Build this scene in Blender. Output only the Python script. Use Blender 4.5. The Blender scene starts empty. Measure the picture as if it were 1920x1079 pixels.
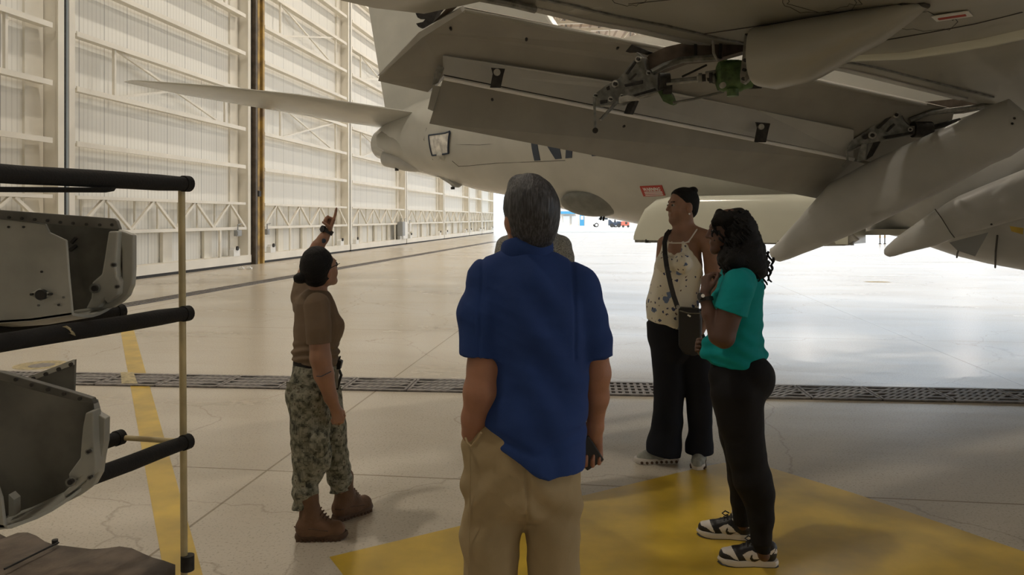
import bpy, math, random
import numpy as np
from mathutils import Vector, Matrix
random.seed(7)
SC = bpy.context.scene; COL = SC.collection
F = 1450.0; H = 1.62; HY = 408.0          # focal length in pixels, eye height, horizon row
# ---------------------------------------------------------------- camera, light, exposure
cam = bpy.data.objects.new('camera', bpy.data.cameras.new('camera')); COL.objects.link(cam)
cam.location = (0, 0, H); cam.rotation_euler = (math.pi/2, 0, 0)
cam.data.sensor_width = 36; cam.data.lens = 36*F/1920
cam.data.shift_y = -(539.5-HY)/1920; cam.data.clip_end = 2000; cam.data.clip_start = .02
SC.camera = cam
SC.view_settings.view_transform = 'Standard'; SC.view_settings.look = 'None'
SC.view_settings.gamma = 1; SC.view_settings.use_curve_mapping = False
SC.view_settings.exposure = -0.14
world = bpy.data.worlds.new('sky'); SC.world = world; world.use_nodes = True
bgn = world.node_tree.nodes['Background']
bgn.inputs[0].default_value = (.80, .90, 1, 1); bgn.inputs[1].default_value = 2.1
sun = bpy.data.objects.new('sun', bpy.data.lights.new('sun', 'SUN')); COL.objects.link(sun)
sun.data.energy = 5; sun.data.angle = .01; sun.data.color = (1, .95, .86)
sun.rotation_euler = Vector((.25, .62, -.9)).to_track_quat('-Z', 'Y').to_euler()
LAMP_W = 480
SC.cycles.max_bounces = 7; SC.cycles.diffuse_bounces = 5; SC.cycles.sample_clamp_indirect = 6

# ---------------------------------------------------------------- helpers
def W(px, py, Y): return Vector(((px-960)/F*Y, Y, H-(py-HY)/F*Y))
def G(px, py, z=0.0):
    Y = F*(H-z)/(py-HY); return Vector(((px-960)/F*Y, Y, z))
def tag(o, label=None, cat=None, group=None, kind=None):
    if label: o['label'] = label
    if cat: o['category'] = cat
    if group: o['group'] = group
    if kind: o['kind'] = kind
    return o
def empty(name, loc, rz=0, **k):
    o = bpy.data.objects.new(name, None); COL.objects.link(o); o.location = loc
    o.rotation_euler = (0, 0, rz); o.empty_display_size = .1
    o['rl'] = list(loc); tag(o, **k); return o
def rootloc(p):
    o = Vector((0, 0, 0))
    while p: o += p.location; p = p.parent
    return o
def mk(name, V, Fc, mats, parent=None, smooth=False, local=False, idx=None):
    V = [Vector(v) for v in V] if not isinstance(V, np.ndarray) else V
    me = bpy.data.meshes.new(name)
    if parent is not None and not local: off = rootloc(parent)
    elif parent is None and not local:
        A = np.array([list(v) for v in V]); off = Vector(((A[:,0].min()+A[:,0].max())/2, (A[:,1].min()+A[:,1].max())/2, A[:,2].min()))
    else: off = Vector((0, 0, 0))
    if isinstance(V, np.ndarray):
        A = (V-np.array(off)).astype(np.float32); Q = np.asarray(Fc, np.int32)
        me.vertices.add(len(A)); me.vertices.foreach_set('co', A.ravel())
        me.loops.add(Q.size); me.loops.foreach_set('vertex_index', Q.ravel())
        me.polygons.add(len(Q)); me.polygons.foreach_set('loop_start', np.arange(0, Q.size, 4, dtype=np.int32))
        me.polygons.foreach_set('loop_total', np.full(len(Q), 4, dtype=np.int32))
        me.update(calc_edges=True)
    else:
        me.from_pydata([tuple(v-off) for v in V], [], Fc); me.update()
    if not isinstance(mats, (list, tuple)): mats = [mats]
    for m in mats: me.materials.append(m)
    if idx is not None: me.polygons.foreach_set('material_index', np.asarray(idx, np.int32))
    if smooth: me.polygons.foreach_set('use_smooth', [True]*len(me.polygons))
    o = bpy.data.objects.new(name, me); COL.objects.link(o)
    if parent is not None: o.parent = parent
    elif not local: o.location = off; o['rl'] = list(off)
    else: o['rl'] = [0, 0, 0]
    return o
class MB:
    def __init__(s): s.v = []; s.f = []
    def add(s, V, Fc):
        n = len(s.v); s.v += [Vector(v) for v in V]; s.f += [tuple(i+n for i in f) for f in Fc]; return s
    def box(s, a, b):
        x0, y0, z0 = a; x1, y1, z1 = b
        return s.add([(x0,y0,z0),(x1,y0,z0),(x1,y1,z0),(x0,y1,z0),(x0,y0,z1),(x1,y0,z1),(x1,y1,z1),(x0,y1,z1)],
            [(3,2,1,0),(4,5,6,7),(0,1,5,4),(1,2,6,5),(2,3,7,6),(3,0,4,7)])
    def obox(s, c, ax, ay, az):           # centre and three half-axis vectors
        c, ax, ay, az = map(Vector, (c, ax, ay, az)); V = []
        for k in (-1, 1):
            for (i, j) in ((-1,-1),(1,-1),(1,1),(-1,1)): V.append(c+ax*i+ay*j+az*k)
        return s.add(V, [(3,2,1,0),(4,5,6,7),(0,1,5,4),(1,2,6,5),(2,3,7,6),(3,0,4,7)])
    def bar(s, a, b, w, t=None, up=(0,0,1)):
        a, b = Vector(a), Vector(b); t = t or w; d = (b-a).normalized(); u = Vector(up)
        if abs(d.dot(u)) > .98: u = Vector((1,0,0))
        x = d.cross(u).normalized(); y = x.cross(d)
        return s.obox((a+b)/2, x*w/2, (b-a)/2, y*t/2)
    def tube(s, pts, r, n=12, cap=True):
        pts = [Vector(p) for p in pts]; R = r if isinstance(r, (list, tuple)) else [r]*len(pts)
        rings = []; x = None
        for i, p in enumerate(pts):
            d = (pts[min(i+1, len(pts)-1)]-pts[max(i-1, 0)]).normalized()
            if x is None:
                u = Vector((0,0,1)) if abs(d.z) < .9 else Vector((1,0,0)); x = d.cross(u).normalized()
            else: x = (x-d*x.dot(d)).normalized()
            y = d.cross(x)
            rings.append([p+(x*math.cos(2*math.pi*k/n)+y*math.sin(2*math.pi*k/n))*R[i] for k in range(n)])
        return s.loft(rings, cap)
    def loft(s, rings, cap=True, closed=True):
        n = len(rings[0]); V = [v for r in rings for v in r]; Fc = []
        for i in range(len(rings)-1):
            for k in range(n if closed else n-1):
                a = i*n+k; b = i*n+(k+1) % n; Fc.append((a, b, b+n, a+n))
        if cap and closed: Fc += [tuple(range(n))[::-1], tuple((len(rings)-1)*n+k for k in range(n))]
        return s.add(V, Fc)
    def poly(s, pts, t):                  # polygon pushed out along a thickness vector
        pts = [Vector(p) for p in pts]; t = Vector(t); n = len(pts)
        Fc = [tuple(range(n)), tuple(range(2*n-1, n-1, -1))]+[(i, i+n, (i+1) % n+n, (i+1) % n) for i in range(n)]
        return s.add(pts+[p+t for p in pts], Fc)
    def disc(s, c, ax, r, h, n=20):
        ax = Vector(ax).normalized(); return s.tube([Vector(c)-ax*h/2, Vector(c)+ax*h/2], r, n)
    def build(s, name, mat, parent=None, smooth=False, local=False, bevel=0):
        o = mk(name, s.v, s.f, mat, parent, smooth, local)
        if bevel:
            m = o.modifiers.new('b', 'BEVEL'); m.width = bevel; m.segments = 2; m.limit_method = 'ANGLE'
        if smooth: autos(o)
        return o
def autos(o, ang=.7):
    me = o.data; n = len(me.polygons)
    if n > 60000: return
    import bmesh
    bm = bmesh.new(); bm.from_mesh(me)
    for e in bm.edges:
        if len(e.link_faces) == 2 and e.calc_face_angle(0) > ang: e.smooth = False
    bm.to_mesh(me); bm.free()
def copy_tree(o, parent=None):
    c = o.copy(); COL.objects.link(c); c.parent = parent
    for ch in [k for k in bpy.data.objects if k.parent == o]: copy_tree(ch, c)
    return c

# ---------------------------------------------------------------- materials
def mat(name, col, rough=.5, metal=0, nscale=0, namt=.15, bump=0, bscale=60, spec=.5, coat=0, col2=None, dirt=0):
    m = bpy.data.materials.new(name); m.use_nodes = True; N = m.node_tree.nodes; L = m.node_tree.links
    b = N['Principled BSDF']; b.inputs['Base Color'].default_value = (*col, 1)
    b.inputs['Roughness'].default_value = rough; b.inputs['Metallic'].default_value = metal
    b.inputs['Specular IOR Level'].default_value = spec; b.inputs['Coat Weight'].default_value = coat
    tc = N.new('ShaderNodeTexCoord')
    if nscale:
        n = N.new('ShaderNodeTexNoise'); n.inputs['Scale'].default_value = nscale; n.inputs['Detail'].default_value = 6
        L.new(tc.outputs['Object'], n.inputs['Vector'])
        r = N.new('ShaderNodeValToRGB'); e = r.color_ramp.elements
        c2 = col2 or tuple(c*(1-namt*2) for c in col)
        e[0].position = .35; e[0].color = (*c2, 1); e[1].position = .65; e[1].color = (*tuple(min(1, c*(1+namt)) for c in col), 1)
        L.new(n.outputs['Fac'], r.inputs['Fac']); L.new(r.outputs['Color'], b.inputs['Base Color'])
    if bump:
        n2 = N.new('ShaderNodeTexNoise'); n2.inputs['Scale'].default_value = bscale; n2.inputs['Detail'].default_value = 4
        L.new(tc.outputs['Object'], n2.inputs['Vector'])
        bp = N.new('ShaderNodeBump'); bp.inputs['Strength'].default_value = bump; bp.inputs['Distance'].default_value = .01
        L.new(n2.outputs['Fac'], bp.inputs['Height']); L.new(bp.outputs['Normal'], b.inputs['Normal'])
    return m
def nodes(m): return m.node_tree.nodes, m.node_tree.links, m.node_tree.nodes['Principled BSDF']
def ramp(N, stops, const=False):
    r = N.new('ShaderNodeValToRGB'); e = r.color_ramp.elements
    if const: r.color_ramp.interpolation = 'CONSTANT'
    while len(e) < len(stops): e.new(.5)
    for i, (p, c) in enumerate(stops): e[i].position = p; e[i].color = (*c, 1)
    return r
M = {}
M['paint'] = mat('cream_paint', (.80,.765,.68), .5, nscale=.9, namt=.04)
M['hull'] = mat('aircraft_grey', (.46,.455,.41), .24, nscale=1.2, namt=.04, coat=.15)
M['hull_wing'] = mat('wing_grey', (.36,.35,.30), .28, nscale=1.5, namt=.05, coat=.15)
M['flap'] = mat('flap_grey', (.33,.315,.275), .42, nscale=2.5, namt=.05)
M['canoe'] = mat('canoe_grey', (.47,.47,.45), .38, nscale=2, namt=.05)
M['white_hull'] = mat('white_gloss', (.66,.67,.57), .18, coat=.4, nscale=1, namt=.03)
M['dark'] = mat('dark_grime_and_gap_shade', (.03,.027,.024), .7, nscale=20, namt=.3)  # dark parts; also stands in for shade in flap and door gaps
M['seam'] = mat('seam', (.05,.045,.04), .7)
M['blister'] = mat('radome_grey', (.16,.165,.15), .45, nscale=6, namt=.1)
M['brown_metal'] = mat('track_brown', (.11,.085,.065), .5, .3, nscale=8, namt=.2)
M['steel'] = mat('bracket_steel', (.22,.22,.20), .45, .4, nscale=15, namt=.2)
M['lightsteel'] = mat('light_link', (.42,.41,.37), .4, .4, nscale=15, namt=.15)
M['green'] = mat('primer_green', (.10,.17,.06), .5, nscale=12, namt=.25)
M['navyblue'] = mat('letter_blue', (.03,.045,.075), .5)
M['red'] = mat('sign_red', (.40,.05,.035), .5)
M['white'] = mat('white_paint', (.8,.8,.78), .5)
M['brightedge'] = mat('bright_trim_and_lit_edge', (.92,.92,.90), .4)  # bright trim; its white also imitates light caught on the flap nose
M['foil'] = mat('foil', (.72,.70,.66), .3, .4, nscale=5, namt=.22, bump=.8, bscale=7)
M['yellow'] = mat('floor_yellow', (.62,.42,.045), .3, nscale=3, namt=.12, bump=.05, bscale=300)
M['columnyellow'] = mat('old_yellow_steel', (.42,.27,.06), .6, nscale=2.5, namt=.2, col2=(.17,.11,.05))
M['columnbrown'] = mat('dark_steel', (.10,.075,.05), .6, nscale=4, namt=.2)
M['foam'] = mat('black_foam', (.012,.011,.010), .9, bump=.3, bscale=120)
M['pole'] = mat('cream_pole', (.55,.45,.24), .45, nscale=9, namt=.1)
M['canvas'] = mat('brown_canvas', (.15,.115,.085), .85, nscale=7, namt=.2, bump=.5, bscale=40)
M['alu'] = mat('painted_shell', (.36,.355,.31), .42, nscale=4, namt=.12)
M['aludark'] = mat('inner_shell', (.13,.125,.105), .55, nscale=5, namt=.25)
M['roof'] = mat('roof_brown', (.36,.28,.21), .8, nscale=1, namt=.1)
M['greybox'] = mat('grey_box', (.30,.31,.31), .5)
M['grate'] = mat('cast_grate', (.30,.28,.27), .55, .3, nscale=25, namt=.15)
M['void'] = mat('drain_shade_black', (.015,.014,.013), .9)  # near-black that stands in for shade inside the drains
M['cream'] = mat('worn_cream_paint', (.50,.42,.24), .6, nscale=25, namt=.2)

# floor: polished concrete with joints, stains and specks
fm = mat('polished_concrete', (.55,.50,.42), .22, spec=.38); N, L, B = nodes(fm)
tc = N.new('ShaderNodeTexCoord'); mp = N.new('ShaderNodeMapping'); mp.inputs['Rotation'].default_value = (0,0,math.radians(7.5))
L.new(tc.outputs['Object'], mp.inputs['Vector'])
n1 = N.new('ShaderNodeTexNoise'); n1.inputs['Scale'].default_value = .45; n1.inputs['Detail'].default_value = 8; n1.inputs['Roughness'].default_value = .65
mp2 = N.new('ShaderNodeMapping'); mp2.inputs['Scale'].default_value = (.5, 1.6, 1); L.new(mp.outputs[0], mp2.inputs[0]); L.new(mp2.outputs[0], n1.inputs['Vector'])
r1 = ramp(N, [(.3,(.50,.445,.355)),(.5,(.58,.525,.435)),(.72,(.63,.58,.495))]); L.new(n1.outputs['Fac'], r1.inputs[0])
n2 = N.new('ShaderNodeTexNoise'); n2.inputs['Scale'].default_value = 70; n2.inputs['Detail'].default_value = 3; L.new(tc.outputs['Object'], n2.inputs['Vector'])
r2 = ramp(N, [(.33,(.62,.6,.57)),(.44,(1,1,1))]); L.new(n2.outputs['Fac'], r2.inputs[0])
mx = N.new('ShaderNodeMixRGB'); mx.blend_type = 'MULTIPLY'; mx.inputs[0].default_value = .7; L.new(r1.outputs[0], mx.inputs[1]); L.new(r2.outputs[0], mx.inputs[2])
br = N.new('ShaderNodeTexBrick'); br.offset = 0; br.inputs['Scale'].default_value = 1; br.inputs['Brick Width'].default_value = 6.1; br.inputs['Row Height'].default_value = 6.1
br.inputs['Mortar Size'].default_value = .009; br.inputs['Mortar Smooth'].default_value = .3
br.inputs['Color1'].default_value = (1,1,1,1); br.inputs['Color2'].default_value = (1,1,1,1); br.inputs['Mortar'].default_value = (.52,.48,.43,1)
mp3 = N.new('ShaderNodeMapping'); mp3.inputs['Rotation'].default_value = (0,0,math.radians(7.5)); mp3.inputs['Location'].default_value = (2.2,1.4,0)
L.new(tc.outputs['Object'], mp3.inputs[0]); L.new(mp3.outputs[0], br.inputs['Vector'])
mx2 = N.new('ShaderNodeMixRGB'); mx2.blend_type = 'MULTIPLY'; mx2.inputs[0].default_value = 1; L.new(mx.outputs[0], mx2.inputs[1]); L.new(br.outputs['Color'], mx2.inputs[2])
vc = N.new('ShaderNodeTexVoronoi'); vc.feature = 'DISTANCE_TO_EDGE'; vc.inputs['Scale'].default_value = .35
nd = N.new('ShaderNodeTexNoise'); nd.inputs['Scale'].default_value = 1.5; nd.inputs['Detail'].default_value = 6
L.new(tc.outputs['Object'], nd.inputs['Vector'])
ad = N.new('ShaderNodeMixRGB'); ad.blend_type = 'ADD'; ad.inputs[0].default_value = .6; L.new(tc.outputs['Object'], ad.inputs[1]); L.new(nd.outputs['Color'], ad.inputs[2])
L.new(ad.outputs[0], vc.inputs['Vector'])
r3 = ramp(N, [(0,(.6,.55,.5)),(.0022,(1,1,1))]); L.new(vc.outputs['Distance'], r3.inputs[0])
mx3 = N.new('ShaderNodeMixRGB'); mx3.blend_type = 'MULTIPLY'; mx3.inputs[0].default_value = .6; L.new(mx2.outputs[0], mx3.inputs[1]); L.new(r3.outputs[0], mx3.inputs[2])
L.new(mx3.outputs[0], B.inputs['Base Color'])
rr = ramp(N, [(.25,(.30,.30,.30)),(.75,(.20,.20,.20))]); L.new(n1.outputs['Fac'], rr.inputs[0]); L.new(rr.outputs[0], B.inputs['Roughness'])
bp = N.new('ShaderNodeBump'); bp.inputs['Strength'].default_value = .06; bp.inputs['Distance'].default_value = .05
n4 = N.new('ShaderNodeTexNoise'); n4.inputs['Scale'].default_value = 1.2; L.new(mp2.outputs[0], n4.inputs['Vector']); L.new(n4.outputs['Fac'], bp.inputs['Height']); L.new(bp.outputs[0], B.inputs['Normal'])
M['floor'] = fm
M['apron'] = mat('apron_concrete', (.62,.60,.56), .8, nscale=.3, namt=.05)
# cladding: ribbed sheets with seams (x runs along the wall)
cm = mat('ribbed_cladding', (.78,.77,.72), .5); N, L, B = nodes(cm)
tc = N.new('ShaderNodeTexCoord'); sx = N.new('ShaderNodeSeparateXYZ'); L.new(tc.outputs['Object'], sx.inputs[0])
def mth(op, a, b=None):
    n = N.new('ShaderNodeMath'); n.operation = op
    for i, v in enumerate((a, b)):
        if v is None: continue
        if isinstance(v, (int, float)): n.inputs[i].default_value = v
        else: L.new(v, n.inputs[i])
    return n.outputs[0]
fr = mth('FRACT', mth('DIVIDE', sx.outputs[0], .93)); seam = mth('LESS_THAN', fr, .03)
rib = mth('FRACT', mth('DIVIDE', sx.outputs[0], .155)); ribm = mth('LESS_THAN', rib, .22)
mxa = N.new('ShaderNodeMixRGB'); mxa.inputs[1].default_value = (.79,.775,.72,1); mxa.inputs[2].default_value = (.69,.675,.62,1); L.new(ribm, mxa.inputs[0])
mxb = N.new('ShaderNodeMixRGB'); mxb.inputs[2].default_value = (.42,.41,.38,1); L.new(mxa.outputs[0], mxb.inputs[1]); L.new(seam, mxb.inputs[0])
L.new(mxb.outputs[0], B.inputs['Base Color'])
bpn = N.new('ShaderNodeBump'); bpn.inputs['Strength'].default_value = .5; bpn.inputs['Distance'].default_value = .02; bpn.invert = True
L.new(mth('ADD', ribm, seam), bpn.inputs['Height']); L.new(bpn.outputs[0], B.inputs['Normal'])
M['clad'] = cm
rm = mat('ribbed_roof_deck', (.36,.28,.21), .8); N, L, B = nodes(rm)
tc = N.new('ShaderNodeTexCoord'); sx = N.new('ShaderNodeSeparateXYZ'); L.new(tc.outputs['Object'], sx.inputs[0])
rib = mth('LESS_THAN', mth('FRACT', mth('DIVIDE', sx.outputs[0], .9)), .25)
mxa = N.new('ShaderNodeMixRGB'); mxa.inputs[1].default_value = (.50,.40,.31,1); mxa.inputs[2].default_value = (.30,.22,.16,1); L.new(rib, mxa.inputs[0]); L.new(mxa.outputs[0], B.inputs['Base Color'])
M['roof'] = rm

# ---------------------------------------------------------------- the hangar
AW = math.atan(190/F); D = Vector((math.sin(AW), math.cos(AW), 0)); NR = Vector((math.cos(AW), -math.sin(AW), 0))
O = Vector((-9.83, 20.08, 0)); RZ = math.pi/2-AW
def HW(u, n, z=0): return O+D*u+NR*n+Vector((0, 0, z))   # hangar frame: along the left wall, out from it, up
def slab(name, u0, u1, n0, n1, z0, z1, m, **k):
    P = [HW(u, n, z) for z in (z0, z1) for (u, n) in ((u0,n0),(u1,n0),(u1,n1),(u0,n1))]
    o = mk(name, P, [(0,1,2,3),(7,6,5,4),(4,5,1,0),(5,6,2,1),(6,7,3,2),(7,4,0,3)], m, local=True); tag(o, kind='structure', **k); return o
UE = 61.2                                                   # where the hangar ends and the open door begins
slab('floor', -42, UE+1, -1.2, 96, -.3, 0, M['floor'])
slab('apron_ground', UE+1, 420, -200, 420, -.32, -.004, M['apron'])
slab('ground', -42, UE+1, 96, 420, -.32, -.004, M['apron'])
ce = slab('ceiling', -42, UE, -1.2, 96, 19.5, 19.9, M['roof'])
slab('wall_back', -42.4, -42, -1.2, 96, 0, 19.9, M['paint'])
slab('wall_left', -42, -22.3, -.9, -.5, 0, 19.9, M['clad'])
slab('trim_1', -22.3, UE, -1.1, .35, 17.6, 19.5, M['paint'])
# roof steel: trusses across and purlins along
for i, u in enumerate((-30, -18, -6, 6, 18, 30, 42, 54, 60.5)):
    mb = MB(); n = 0
    while n < 95:
        mb.bar(HW(u, n, 19.2), HW(u, min(n+4, 95), 19.2), .25); mb.bar(HW(u, n, 16.9), HW(u, min(n+4, 95), 16.9), .22)
        mb.bar(HW(u, n, 16.9), HW(u, n+2, 19.2), .16); mb.bar(HW(u, n+2, 19.2), HW(u, n+4, 16.9), .16); mb.bar(HW(u, n, 16.9), HW(u, n, 19.2), .12)
        n += 4
    tag(mb.build('roof_truss', M['paint'], local=True), kind='structure')
mb = MB()
for n in range(2, 96, 3): mb.bar(HW(-42, n, 19.38), HW(UE, n, 19.38), .1, .2)
tag(mb.build('roof_purlins', M['columnbrown'], local=True), kind='structure')

# added high-bay lamps, out of view under the trusses, to brighten the hangar
lampmat = bpy.data.materials.new('added_lamp_glow'); lampmat.use_nodes = True
_b = lampmat.node_tree.nodes['Principled BSDF']; _b.inputs['Emission Color'].default_value = (1,.95,.85,1); _b.inputs['Emission Strength'].default_value = 30
lamp0 = None
for u in (-18, -5, 8, 20, 32, 44, 56):
    for n in ((6, 30, 60) if u < -10 else (6, 18, 30, 44, 60, 78)):
        p = HW(u, n, 16.3)
        if lamp0 is None:
            lamp0 = empty('added_bay_lamp', p, label='added round high bay lamp, unseen under the roof trusses', cat='ceiling lamp', group='added high bay lamps under the roof')
            MB().tube([p+Vector((0,0,.55)), p+Vector((0,0,.2)), p], [.06,.3,.42], 20, False).build('lamp_shade', M['greybox'], lamp0, True)
            MB().disc(p+Vector((0,0,.06)), (0,0,1), .34, .03).build('lens', lampmat, lamp0)
            MB().tube([p+Vector((0,0,.5)), p+Vector((0,0,.62))], .02).build('hook', M['greybox'], lamp0)
            ld = bpy.data.lights.new('added_bay_light', 'AREA'); ld.shape = 'DISK'; ld.size = .7; ld.energy = LAMP_W; ld.color = (1,.90,.76)
            lo = bpy.data.objects.new('added_bay_light', ld); COL.objects.link(lo); lo.parent = lamp0; lo.location = (0,0,-.02)
        else:
            c = copy_tree(lamp0); c.location = p; c['rl'] = list(p)

# door leaves (x along the wall, y into the wall)
LW = 9.62
def leaf(n, u0, w, brace=True):
    p = HW(u0, 0, 0); r = empty('door_%d' % n, p, RZ, kind='structure')
    x0, x1 = .055, w-.055
    MB().box((x0, .42, .1), (x1, .46, 17.6)).build('cladding', M['clad'], r, local=True)
    for (a, s) in ((x0, 1), (x1, -1)):
        mb = MB(); mb.box((min(a, a+s*.19), 0, .1), (max(a, a+s*.19), .03, 17.6))
        mb.box((min(a+s*.10, a+s*.16), .03, .1), (max(a+s*.10, a+s*.16), .42, 17.6))
        if s < 0: mb.box((x1-.75, .36, .1), (x1-.2, .42, 17.6))
        mb.build('edge_column', M['paint'], r, local=True)
    zs = [3.35+1.28*k for k in range(11)]
    for z in zs:
        mb = MB(); mb.box((x0+.26, .02, z-.045), (x1-.36, .30, z+.0)); mb.box((x0+.26, .0, z-.075), (x1-.36, .03, z+.045))
        mb.build('girt', M['paint'], r, local=True)
    mb = MB(); mb.box((x0+.26, 0, 2.05), (x1-.36, .3, 2.13)); mb.box((x0+.26, 0, 1.21), (x1-.3, .34, 1.30))
    k = 8; dx = (x1-x0-.6)/k
    for i in range(k):
        a = x0+.28+i*dx
        if i % 2 == 0: mb.bar((a, .06, 1.3), (a+dx*.95, .06, 2.05), .07)
        else: mb.bar((a+.05, .06, 2.05), (a+dx, .06, 1.3), .07)
        mb.bar((a+dx*.5, .3, 1.3), (a+dx*.5, .3, 2.05), .05)
    mb.build('truss_band', M['paint'], r, local=True)
    MB().box((w-.055, .03, .05), (w+.055, .30, 17.6)).build('door_gap_shade', M['dark'], r, local=True)  # dark bar standing in for the shade between two leaves
    MB().box((x0, -.02, .08), (x1, .42, .34)).build('bottom_rail', M['paint'], r, local=True)
    MB().box((x0, .0, .0), (x1, .3, .08)).build('floor_seal', M['dark'], r, local=True)
    for fx in (.27, .52, .77):
        mb = MB(); a = x0+(x1-x0)*fx; mb.box((a, .02, .34), (a+.09, .08, 1.22)); mb.box((a-.45, .3, .34), (a, .40, 1.22)); mb.build('stud', M['paint'], r, local=True)
    for fx in (.07, .86):
        a = x0+(x1-x0)*fx; mb = MB()
        mb.poly([(a, -.03, .34), (a+.42, -.03, .34), (a+.42, -.03, .55), (a+.33, -.03, .63), (a+.1, -.03, .63), (a, -.03, .55)], (0, .16, 0))
        mb.build('roller_cover', M['white'], r, local=True)
        MB().disc((a+.2, -.05, .6), (0, 1, 0), .07, .05).build('roller', M['dark'], r, local=True)
    if brace:
        for zz in (4.63, 8.47):
            mb = MB(); xa, xb = x0+1.75, x1-1.6
            mb.bar((xa, .1, zz), (xb, .1, zz+1.28), .06); mb.bar((xa, .16, zz+1.28), (xb, .16, zz), .06)
            mb.bar((xa, .1, zz), (xa, .1, zz+1.28), .07); mb.bar((xb, .1, zz), (xb, .1, zz+1.28), .07)
            mb.build('cross_brace', M['paint'], r, local=True)
    return r
us = [(-22.2, 9.9), (-12.3, 9.8), (-2.44, 9.05), (7.35, 9.3), (16.7, 10), (26.75, 10.4), (37.2, 9.9), (47.2, 6.4), (53.7, 7.3)]
for i, (u, w) in enumerate(us): leaf(i+1, u, w)
# the yellow steel column between two door leaves
r = empty('column_1', HW(6.98, 0, 0), RZ, kind='structure')
MB().box((-.30, -.12, 0), (-.16, .5, 17.6)).build('dark_channel', M['columnbrown'], r, local=True)
MB().box((-.10, -.10, 0), (.06, -.02, 17.6)).box((-.16, .0, 0), (.10, .5, 17.6)).build('web', M['columnyellow'], r, local=True)
MB().box((.16, -.16, 0), (.3, -.04, 17.6)).box((.1, -.04, 0), (.24, .5, 17.6)).build('flange', M['columnyellow'], r, local=True)
MB().box((-.11, -.14, 2.35), (.08, -.1, 2.55)).build('clip', M['dark'], r, local=True)
# electrical boxes on the leaves
def wallbox(u, z, w, h, d, m, label, y=0.0):
    p = HW(u, y, z); r = empty('electrical_box', p, RZ, label=label, cat='electrical box')
    MB().box((0, -d, 0), (w, 0, h)).build('housing', m, r, local=True, bevel=.01)
    MB().box((.03, -d-.015, .03), (w-.03, -d, h-.03)).build('cover_plate', m, r, local=True)
    MB().tube([(w/2, -d/2, h), (w/2, -d/2, h+.18), (w/2+.25, -d/2, h+.2)], .02).build('conduit', M['greybox'], r, local=True)
wallbox(24.75, .55, .55, .82, .30, M['greybox'], 'tall grey electrical box on the door leaf behind the aircraft tail')
wallbox(25.55, .35, 1.0, 1.0, .12, M['white'], 'white electrical cabinet beside the tall grey box on the hangar door')
wallbox(5.35, 1.0, .32, .2, .12, M['greybox'], 'small grey junction box left of the yellow steel column')
wallbox(7.62, 1.0, .2, .2, .1, M['greybox'], 'small grey junction box right of the yellow steel column')
wallbox(27.1, .75, .3, .5, .12, M['white'], 'small white switch box right of the white cabinet on the hangar door')
# little bright fittings on the floor by the rail
for i, px in enumerate((452, 467)):
    p = G(px, 505); mb = MB(); mb.box((p.x-.09, p.y-.05, 0), (p.x+.09, p.y+.05, .05)); mb.box((p.x-.05, p.y-.03, .05), (p.x+.05, p.y+.03, .08))
    tag(mb.build('floor_bracket', M['brightedge'], bevel=.01), 'small shiny floor bracket at the foot of the door, %s of the pair' % ('left' if i == 0 else 'right'), 'bracket')

# ---------------------------------------------------------------- paint and drains in the floor
def flat(name, pts, z, m, **k):
    mb = MB(); mb.poly([(p[0], p[1], z) for p in pts], (0, 0, -.004)); return tag(mb.build(name, m, local=True), kind='structure', **k)
flat('floor_marking', [G(223,605), G(247,605), G(380,1079), G(560,1700), G(420,1700), G(308,1079)], .003, M['yellow'])
flat('floor_marking', [G(*p) for p in ((618,1046),(870,986),(1085,933),(1250,893),(1330,874),(1356,869.5),(1380,868.5),(1410,870.5),(1440,877),(1600,926),(1760,981),(1920,1036),(2150,1116),(2100,1500),(700,1500),(648,1085))], .003, M['yellow'])
def ell(cx, cy, rx, n=28, k=1.0):
    c = G(cx, cy); r = rx/F*c.y
    return [(c.x+r*k*math.cos(t), c.y+r*k*math.sin(t)) for t in [2*math.pi*i/n for i in range(n)]]
flat('floor_marking', ell(76, 685, 50, k=.9), .002, M['cream']); flat('floor_marking', ell(78, 686, 22), .004, M['grate'])
flat('floor_stain', [(x, y*.5+G(1645,529).y*.5) for x, y in ell(1645, 529, 24)], .002, M['cream'])
DA, DB = G(-320, 702.8), G(2300, 752); dd = (DB-DA).normalized(); dn = Vector((-dd.y, dd.x, 0)); Ld = (DB-DA).length
flat('drain_shade_strip', [DA-dn*.27, DB-dn*.27, DB+dn*.27, DA+dn*.27], .003, M['void'])  # flat black strip imitating the shaded depth under the grates
def grate(slant):
    L_ = .60; mb = MB()
    for y in (-.245, -.125, 0, .125, .245): mb.box((0.005, y-.022, .004), (L_-.005, y+.022, .016))
    for x in (.012, L_-.012): mb.box((x-.012, -.26, .004), (x+.012, .26, .016))
    k = 0; x = .05
    while x < L_-.02:
        for j, (ya, yb) in enumerate(((-.245,-.125),(-.125,0),(0,.125),(.125,.245))):
            a = x+slant*ya*.9; b = x+slant*yb*.9
            if .0 < a < L_ and 0 < b < L_: mb.bar((a, ya, .010), (b, yb, .010), .026, .010)
        x += .062
    return mb
g1 = g2 = g3 = None
i = 0; t = 0.0
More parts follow.
